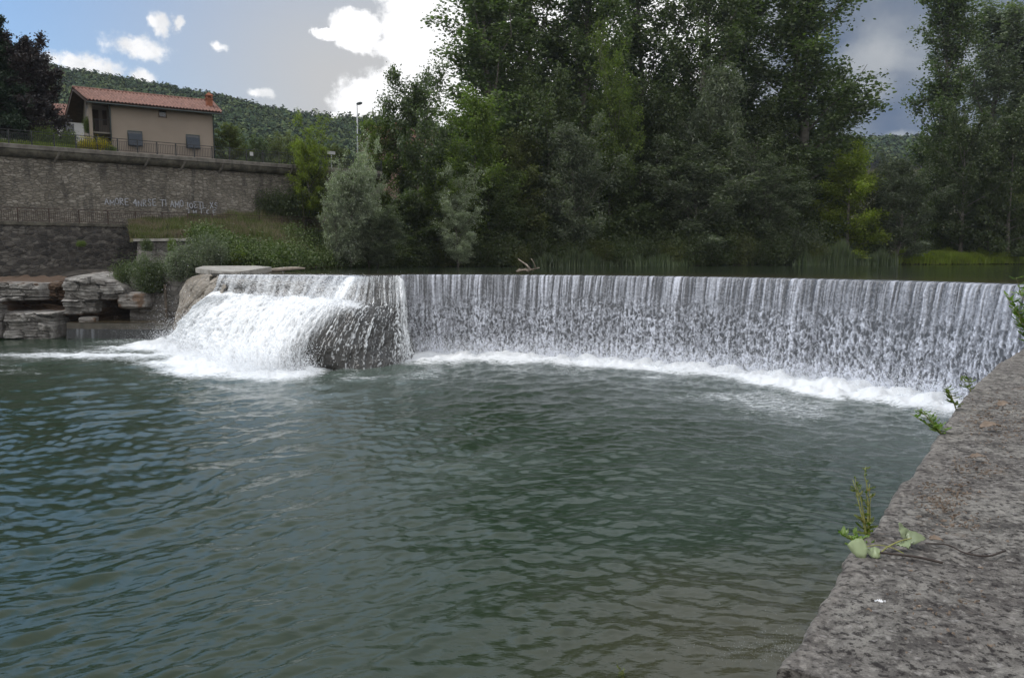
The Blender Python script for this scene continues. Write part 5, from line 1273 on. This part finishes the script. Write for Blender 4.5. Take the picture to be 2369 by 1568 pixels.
# bright grass on the right bank
n = 34000; xs = 2430 - 400 * r.random(n) ** 1.0; xs = xs[r.random(n) < ss(2030, 2150, xs + 18 * np.sin(xs * .21))]; n = len(xs); Y = np.interp(xs, [a for a, _ in bankpx], [b_ for _, b_ in bankpx]) + r.uniform(.4, 7, n)
pos = np.c_[(xs * K - CX) / F_PX * Y, Y, np.interp(Y - np.interp(xs, [a for a, _ in bankpx], [b_ for _, b_ in bankpx]) + .6, [0, 1.2, 3, 14], [3.4, 4.35, 5.0, 6.0])]
hv = .55 + .9 * np.clip(fbm(pos[:, 0] * .5, pos[:, 1] * .5, seed=162, oct=4) + .3, 0, 1)
V, Fq = blades(pos, 1.0, .045, 512, .5, 2); V = V.reshape(n, -1, 3); V = (pos[:, None] + (V - pos[:, None]) * hv[:, None, None]).reshape(-1, 3); o = fmesh('grass', V, Fq, LM['bright']); tag(o, kind='stuff')
# terrace edge grass
n = 9000; s = r.uniform(-10, 6, n); pos = np.array([W(s[k], 3.7 + r.random() * 1.5, 13.62) for k in range(n)]); V, Fq = blades(pos, .5, .02, 513, .4, 2); o = fmesh('grass', V, Fq, LM['bright']); tag(o, kind='stuff')
# brambles: mounds of small leaves over the lower bank
n = 1500; i = (50 * r.random(n) ** 1.5).astype(int); j = r.integers(70, 219, n); keep = (r.random(n) < .9) & ((i < 30) | (j > 150)); cen = Bs[i[keep], j[keep]] + np.array([0, -.2, .15])
hb_ = .55 + .35 * fbm(cen[:, 0] * .5, cen[:, 1] * .5, seed=155); per = 70
c2 = np.repeat(cen, per, 0) + r.normal(0, 1, (len(cen) * per, 3)) * np.array([.42, .42, .30]); c2[:, 2] += np.abs(r.normal(0, .35, len(c2))) * np.repeat(hb_, per)
V, Fq = leafquads(c2, .15, .11, 514, .8); o = fmesh('brambles', V, Fq, LM['bramble']); tag(o, kind='stuff')
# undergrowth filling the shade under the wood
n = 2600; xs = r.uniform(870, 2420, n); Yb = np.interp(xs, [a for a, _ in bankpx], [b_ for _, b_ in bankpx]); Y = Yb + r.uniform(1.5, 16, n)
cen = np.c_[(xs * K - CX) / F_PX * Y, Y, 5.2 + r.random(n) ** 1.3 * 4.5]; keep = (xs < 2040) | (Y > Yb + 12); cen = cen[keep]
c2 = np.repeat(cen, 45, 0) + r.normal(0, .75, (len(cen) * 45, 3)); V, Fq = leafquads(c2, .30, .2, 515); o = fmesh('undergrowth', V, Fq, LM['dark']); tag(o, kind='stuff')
# ------------------------------------------------------------------ driftwood on the weir
M_drift = simple('driftwood', (.26, .22, .18), .85, .4, 5.)
dp = P(1222, 626, 41.6); b = MB(); s = 41.6 * K / F_PX
def dpt(x, y, o=0): q = P(x, y, 41.6 + o); return q
dw = empty('driftwood', (dp[0], dp[1], ZR)); tag(dw, 'bleached driftwood branch with raised forked limbs stranded on the weir crest', 'driftwood')
def limb(pts, r0, r1, nm='limb'):
    b = MB(); b.tube(np.array(pts), np.linspace(r0, r1, len(pts)), 6); return b.build(nm, M_drift, dw, True, base=(dp[0], dp[1], ZR))
limb([dpt(1195, 627), dpt(1210, 624), dpt(1228, 623), dpt(1248, 618)], .06, .03, 'stem')
limb([dpt(1226, 622), dpt(1218, 612, .2), dpt(1208, 605, .3), dpt(1198, 598, .3)], .06, .025)
limb([dpt(1240, 620), dpt(1236, 611, -.2), dpt(1232, 602, -.3), dpt(1228, 597, -.3)], .035, .018)
for k in range(12):
    a = random.uniform(1192, 1238); limb([dpt(a, 627 + random.uniform(-2, 1), random.uniform(-.5, .5)), dpt(a + 8, 623 + random.uniform(-3, 2), random.uniform(-.4, .4)), dpt(a + random.uniform(12, 20), 625 + random.uniform(-5, 1), random.uniform(-.5, .5))], .025, .012, 'twig')

# ------------------------------------------------------------------ quay wall in the foreground
M_quay, t = newmat('lichened_concrete')
g = t.n('ShaderNodeNewGeometry').outputs['Position']
a1 = t.noise(g, 1.1, 8, .62); a2 = t.noise(g, 9., 9, .72, .3); a3 = t.noise(g, 38., 8, .72); a4 = t.noise(g, 150., 4, .7)
c = t.mix(t.maprange(a2, .40, .60), (.098, .091, .083), (.30, .282, .252))
c = t.mix(t.m('MULTIPLY', t.maprange(a1, .42, .62), .5), c, (.12, .105, .098))
c = t.mix(t.m('MULTIPLY', t.maprange(a3, .52, .59), .9), c, (.032, .028, .027))
c = t.mix(t.m('MULTIPLY', t.maprange(a3, .46, .36), .7), c, (.38, .355, .32))
wsp = t.n('ShaderNodeTexNoise', {'Vector': g, 'Scale': 7., 'Detail': 8., 'Roughness': .7}).outputs['Color']
vl = t.n('ShaderNodeTexVoronoi', {'Vector': t.vm('ADD', g, t.vm('MULTIPLY', wsp, (.42, .42, .3))), 'Scale': 3.4, 'Randomness': 1.}, feature='F1')
lr = t.n('ShaderNodeSeparateColor', {0: vl.outputs['Color']}).outputs[0]
rad = t.maprange(lr, .60, 1., .10, .36, 'LINEAR')
lich = t.m('MULTIPLY', t.maprange(t.m('SUBTRACT', rad, vl.outputs['Distance']), -.02, .06), t.maprange(lr, .60, .61))
c = t.mix(t.m('MULTIPLY', lich, t.maprange(a3, .40, .58, .85, .1)), c, (.34, .32, .285))
vs = t.n('ShaderNodeTexVoronoi', {'Vector': t.vm('ADD', g, t.vm('MULTIPLY', wsp, (.12, .12, .1))), 'Scale': 30., 'Randomness': 1.}, feature='F1')
lr2 = t.n('ShaderNodeSeparateColor', {0: vs.outputs['Color']}).outputs[1]
c = t.mix(t.m('MULTIPLY', t.maprange(vs.outputs['Distance'], .36, .18), t.maprange(lr2, .74, .78, 0, .7)), c, (.38, .355, .33))
c = t.mix(t.m('MULTIPLY', t.maprange(t.noise(g, 3.3, 6, .65), .60, .68), .35), c, (.19, .12, .065))
c = t.mix(t.m('MULTIPLY', t.maprange(a4, .52, .66), .5), c, (.05, .044, .042))
wear = t.attr('edge')
c = t.mix(t.m('MULTIPLY', wear, t.maprange(a3, .35, .62, .75, .15)), c, (.30, .265, .235))
hgt_ = t.m('ADD', t.m('MULTIPLY', a3, 1.), t.m('ADD', t.m('MULTIPLY', a4, .5), t.m('MULTIPLY', a2, .9)))
princ(t, c, .95, t.bump(hgt_, 1., .018), .15)
A0 = G(1808, 1536, 4.0)[:2]
edge_pts = [A0, G(1878 / K * K * .9867, 1476 * .9867, 4.0)[:2], G(2032 * .9867, 1249 * .9867, 4.0)[:2], G(2176 * .9867, 1050 * .9867, 4.0)[:2], G(2247 * .9867, 943 * .9867, 4.0)[:2], G(2320 * .9867, 868 * .9867, 4.0)[:2], G(2400 * .9867, 813 * .9867, 4.0)[:2], np.array([11.2, 15.8]), np.array([18.6, 26.5]), np.array([24, 36.])]
NQ = 700
eq, es = resample(np.array(edge_pts), 4000)
tq_ = np.linspace(0, 1, NQ) ** 2.2 * es[-1]
ex = np.interp(tq_, es, eq[:, 0]); ey = np.interp(tq_, es, eq[:, 1])
dx_, dy_ = np.gradient(ex), np.gradient(ey); l_ = np.hypot(dx_, dy_); rx, ry = dy_ / l_, -dx_ / l_      # to the right of travel = landwards
rx[:] = np.interp(tq_, [0, 8, 20], [rx[5], rx[5], rx[-1]]); 
l_ = np.hypot(rx, ry); rx /= l_; ry /= l_
wp = np.concatenate([np.linspace(3.2, .026, 190), 0.022 * (1 - np.sin(np.linspace(.1, PI / 2, 10))), np.full(60, 0.)])
zp = np.concatenate([np.full(190, 4.0), 4.0 - .022 * (1 - np.cos(np.linspace(.1, PI / 2, 10))), np.linspace(3.94, -1.2, 60)])
Wp, Tp = np.meshgrid(wp, tq_, indexing='ij'); Zp = np.repeat(zp[:, None], NQ, 1)
nd_ = fbm(Tp * 3.2, Zp * 3, seed=601, oct=5) * .009 + fbm(Tp * 16, Zp * 9, seed=603, oct=4) * .010 - .02 * ss(.35, .6, fbm(Tp * 2.2, Zp * 2, seed=609, oct=3))
edgef = np.exp(-Wp / .10)
X = ex[None] + rx[None] * (Wp + nd_ * edgef); Y = ey[None] + ry[None] * (Wp + nd_ * edgef)
Z = Zp + (.012 * fbm(X * 2.5, Y * 2.5, seed=602, oct=5) + .006 * fbm(X * 18, Y * 18, seed=604, oct=3)) * (Zp > 3.9) - .012 * edgef * np.abs(fbm(Tp * 7, Tp * 0, seed=605)) * (Zp > 3.9)
Vt = np.stack([X, Y, Z], -1)
# near end face
zs2 = np.linspace(0, 1, 26); end = Vt[:, 0][None].repeat(26, 0).copy(); 
for k, q in enumerate(zs2):
    end[k, :, 2] = np.minimum(Vt[:, 0, 2], 4.0 - .0) * (1 - q) + (-1.2) * q if k else Vt[:, 0, 2]
    end[k, :, 2] = np.where(zp > 3.9, end[k, :, 2], np.minimum(end[k, :, 2], zp)); 
    end[k, :, :2] -= np.array([dx_[0], dy_[0]]) / np.hypot(dx_[0], dy_[0]) * (.03 * math.sin(min(q * 14, PI / 2)) + 0)
    end[k, :, 1] += .02 * fbm(end[k, :, 0] * 6, end[k, :, 2] * 6, seed=606) * (q > 0)
V_ = np.concatenate([Vt.reshape(-1, 3), end[:, :200].reshape(-1, 3)]); eg = np.exp(-Wp / .05) * (Zp > 3.8) * np.clip(.7 + fbm(Tp * 5, Wp * 20, seed=611) * .8, 0, 1)
qw = fmesh('quay_wall', V_, [np.concatenate([grid_faces(260, NQ), grid_faces(26, 200)[:, ::-1] + 260 * NQ])], M_quay, None, True, attrs={'edge': np.r_[eg.ravel(), np.zeros(26 * 200)]}, base=(A0[0], A0[1], 0)); tag(qw, 'broad lichen-spotted concrete quay wall running along the right foreground', 'wall')
# reddish paint mark near the corner
def ontop(x, y, dz=.02): return G(x, y, 4.0 + dz)

# --- leaves and twigs lying on the wall
M_leafp = leafmat('pale_poplar_leaf', (.20, .25, .13), (.26, .30, .17), .2, .05)
M_leafg = leafmat('fresh_leaf', (.10, .17, .03), (.16, .24, .04), .35, .05)
M_twig = simple('dark_twig', (.045, .035, .03), .85, .4, 20.)
M_pet = simple('green_leafstalk', (.22, .22, .07), .7, .2, 20.)
M_dry = simple('dry_leaf', (.19, .145, .11), .85, .4, 12.)
def leaf_mesh(mb, c, u, v, Lg, Wd, cup=.25, seed=0, n=12, shape='poplar'):
    """a serrated, slightly cupped blade with thickness of a sheet; u along midrib, v across"""
    r = random.Random(seed); w_ = np.cross(u, v); k = np.linspace(0, 1, n)
    prof = {'poplar': lambda q: (math.sin(PI * q ** .62) ** .8), 'lance': lambda q: math.sin(PI * q ** .8) ** .9}[shape]
    rowsv = []
    for q in k:
        hw = Wd / 2 * prof(min(max(q, .0), 1)) * (1 + r.uniform(-.06, .06)); m = c + u * (q - .5) * Lg + w_ * cup * Lg * .5 * math.sin(q * PI) 
        for s in (-1, -.5, 0, .5, 1): rowsv.append(m + v * s * hw + w_ * (cup * abs(s) ** 1.5 * Wd * .6 + .004 * r.uniform(-1, 1)))
    mb.add(np.array(rowsv), grid_faces(n, 5))
def ax3(a, b_): a = np.array(a, float); a /= np.linalg.norm(a); b_ = np.array(b_, float); b_ = b_ - a * (a @ b_); b_ /= np.linalg.norm(b_); return a, b_
sprig = empty('leafy_twig', tuple(ontop(2060, 1275))); spb = np.array(ontop(2060, 1275)); tag(sprig, 'fallen twig with pale green leaves lying across the edge of the quay wall', 'twig')
Rt = np.array([math.cos(-.05), math.sin(-.05), 0.]); Fw = np.array([.3, .95, 0])
def lf(x, y, dirx, across, Lg, Wd, sd_, dz=.03, cup=.2, mat=M_leafp, par=sprig, base=spb, shape='poplar'):
    u, v = ax3(dirx, across); b = MB(); leaf_mesh(b, ontop(x, y, dz), u, v, Lg, Wd, cup, sd_, shape=shape); o = b.build('leaf', mat, par, True, base=base)
    md = o.modifiers.new('thick', 'SOLIDIFY'); md.thickness = .0012; return o
lf(1985, 1263, (-1, .05, .22), (.1, .6, .75), .072, .072, 1, .035, .12)
lf(2020, 1273, (-1, .2, .1), (.1, .7, .55), .05, .045, 2, .02, .15)
lf(2097, 1228, (-.5, .5, .8), (.8, .5, .3), .075, .05, 3, .05, .15)
lf(2118, 1246, (.9, -.3, .12), (.2, .8, .5), .065, .055, 4, .03, .2)
lf(2095, 1262, (-.1, -1, .05), (.9, .05, .35), .06, .05, 5, .025, .2)
def twig(pts, r0, r1, mat, par=sprig, nm='stem', base=spb):
    p = np.array([ontop(x, y, dz) for x, y, dz in pts]); b = MB(); q, _ = resample(p, 24); b.tube(q, np.linspace(r0, r1, 24), 6); return b.build(nm, mat, par, True, base=base)
twig([(2180, 1300, .012), (2130, 1288, .014), (2080, 1281, .016), (2035, 1276, .02)], .0045, .0035, M_twig)
twig([(2035, 1278, .016), (2055, 1262, .02), (2080, 1250, .035), (2108, 1243, .04)], .003, .002, M_pet, nm='leafstalk')
twig([(2005, 1262, .035), (2035, 1259, .03), (2060, 1264, .03), (2090, 1278, .02)], .0016, .0014, M_pet, nm='leafstalk')
tw2b = ontop(2240, 1270); tw2 = empty('twig', tuple(tw2b)); tag(tw2, 'bare curved dark twig on the quay wall right of the fallen leaves', 'twig')
twig([(2140, 1255, .012), (2190, 1258, .014), (2235, 1278, .014), (2270, 1284, .014), (2325, 1272, .016)], .0022, .0035, M_twig, tw2, 'stem', tw2b)
twig([(2235, 1278, .014), (2258, 1268, .02), (2275, 1262, .03)], .002, .001, M_twig, tw2, 'side_shoot', tw2b)
fb = ontop(2035, 1391, .01); b = MB(); u, v = ax3((1, -.35, .05), (.3, 1, .3)); leaf_mesh(b, fb + np.array([0, 0, .004]), u, v, .030, .007, .1, 9, shape='lance'); o = b.build('feather', simple('white_feather', (.75, .76, .78), .7, .05), None, True, base=fb); tag(o, 'small white feather on the quay wall', 'feather')
# crumbs of dry leaf and bark
r = np.random.default_rng(620); b = MB(); n = 0
spots = [(2170, 1160, 60, 40, 120), (2250, 1080, 60, 25, 90), (2270, 970, 70, 40, 120), (2310, 940, 50, 30, 60), (2230, 1210, 60, 25, 60), (2330, 1000, 60, 60, 90), (2200, 1400, 200, 130, 60), (2200, 1130, 60, 30, 80)]
for x, y, sx, sy, k in spots:
    for _ in range(k):
        px, py = r.normal(x, sx * .55), r.normal(y, sy * .55)
        q = ontop(px, py, .012)
        i = np.argmin(np.hypot(ex - q[0], ey - q[1])); 
        if (q[0] - ex[i]) * rx[i] + (q[1] - ey[i]) * ry[i] < .06: continue
        u, v = ax3(r.normal(0, 1, 3) * (1, 1, .25), r.normal(0, 1, 3) * (1, 1, .25)); sz = r.uniform(.003, .010) * (1 + .12 * q[1])
        leaf_mesh(b, q, u, v, sz * 1.4, sz * .7, .25, n, 4, 'lance'); n += 1
o = b.build('leaf_litter', M_dry, None); tag(o, kind='stuff')
for i, (x, y, L_, lab) in enumerate([(2322, 937, .11, 'curled brown dead leaf near the right edge on the quay wall'), (2290, 988, .12, 'darker dead leaf on the quay wall below the curled brown one'), (2262, 1057, .07, 'pale orange dead leaf on the middle of the quay wall'), (2165, 1247, .045, 'tiny tan dead leaf just right of the fallen green leaves')]):
    q = ontop(x, y, .02); u, v = ax3((1, .3 - .4 * i, .1), (0, 1, .2)); b = MB(); leaf_mesh(b, q, u, v, L_, L_ * .5, .3, 30 + i); o = b.build('dead_leaf', M_dry, None, True, base=q); md = o.modifiers.new('thick', 'SOLIDIFY'); md.thickness = .0015; tag(o, lab, 'leaf')

# --- plants growing out of the wall face
def sprout(x, y, Y, hgt, nst, lsz, mat, label, seed, spread=.35, lean=(-.3, 0), bend=.2, name='weed'):
    r = np.random.default_rng(seed); p0 = P(x, y, Y); root = empty(name, tuple(p0)); tag(root, label, 'plant'); bs = MB(); ls = MB()
    for k in range(nst):
        d = np.array([lean[0] + r.normal(0, spread), lean[1] + r.normal(0, spread), 1.]); d /= np.linalg.norm(d); hh = hgt * r.uniform(.55, 1.0)
        t_ = np.linspace(0, 1, 10)[:, None]; path = p0 + d * hh * t_ + np.array([lean[0], lean[1], 0]) * bend * hh * t_ ** 2 + r.normal(0, .01 * hh, (10, 3)) * t_
        bs.tube(path, .0035 * (hgt / .3) ** .5 * (1.1 - t_[:, 0]) + .0008, 5)
        for j in range(int(13 * hgt / .3 * .35) + 9):
            q = r.uniform(.12, 1.0); c = np.array([np.interp(q, t_[:, 0], path[:, m]) for m in range(3)]); a = r.uniform(0, 2 * PI)
            u = np.array([math.cos(a), math.sin(a), r.uniform(.1, .9)]); u, v = ax3(u, np.cross(u, [0, 0, 1.]))
            L_ = lsz * (1.15 - .5 * q) * r.uniform(.6, 1.2); leaf_mesh(ls, c + u * L_ * .5, u, v, L_, L_ * .42, .12, int(r.integers(1e6)), 6, 'lance')
    bs.build('stem', M_pet, root, True, base=p0); ls.build('leaves', mat, root, True, base=p0); return root
def edgeY(x, y): return G(x, y, 4.0)[1]
Ye = edgeY(2015, 1235)
M_weedo = leafmat('weed_leaves', (.10, .14, .025), (.17, .20, .04), .35, .04, (.22, .16, .05))
sprout(2008, 1262, Ye * 1.0, .33, 4, .035, M_weedo, 'tall olive weed sprig rising from the wall edge above the fallen leaves', 701, .12, (-.12, .05), .35)
sprout(2000, 1268, Ye * .99, .12, 4, .05, M_leafg, 'bright green leaf tuft at the wall edge behind the fallen leaves', 702, .6, (-.5, 0))
sprout(2178, 1004, edgeY(2170, 1000), .22, 5, .06, M_leafg, 'low fern-like weed nearest the camera of the three on the far quay edge', 703, .5, (-.9, .1))
sprout(2212, 948, edgeY(2208, 944), .24, 2, .06, LM['green'], 'middle dark weed of the three on the far quay edge, against the foam', 704, .3, (-.5, 0))
sprout(2245, 905, edgeY(2240, 902), .16, 2, .06, LM['green'], 'smallest weed on the far quay edge, farthest of the three', 705, .3, (-.6, 0))
sprout(2398, 812, 8.9, 1.0, 12, .13, M_leafg, 'leafy green bush sprouting over the quay at the right edge of the picture', 706, .32, (-.25, 0), .2, 'shrub')
sb = G(1440, 1562, .0); sprout(1440, 1575, sb[1], .30, 3, .06, M_weedo, 'small pale reed sprig standing in the shallow brown water at the bottom edge', 707, .2, (0, 0))

# ------------------------------------------------------------------ the air
m, t = newmat('air'); v = t.n('ShaderNodeVolumePrincipled', {'Color': (.85, .92, 1., 1), 'Density': .00013, 'Anisotropy': .2}); t.t.links.new(v.outputs[0], t.out.inputs[1])
b = MB(); b.box((200, 700, 60), (2600, 1700, 126)); hz_ = b.build('haze', m); tag(hz_, kind='stuff')
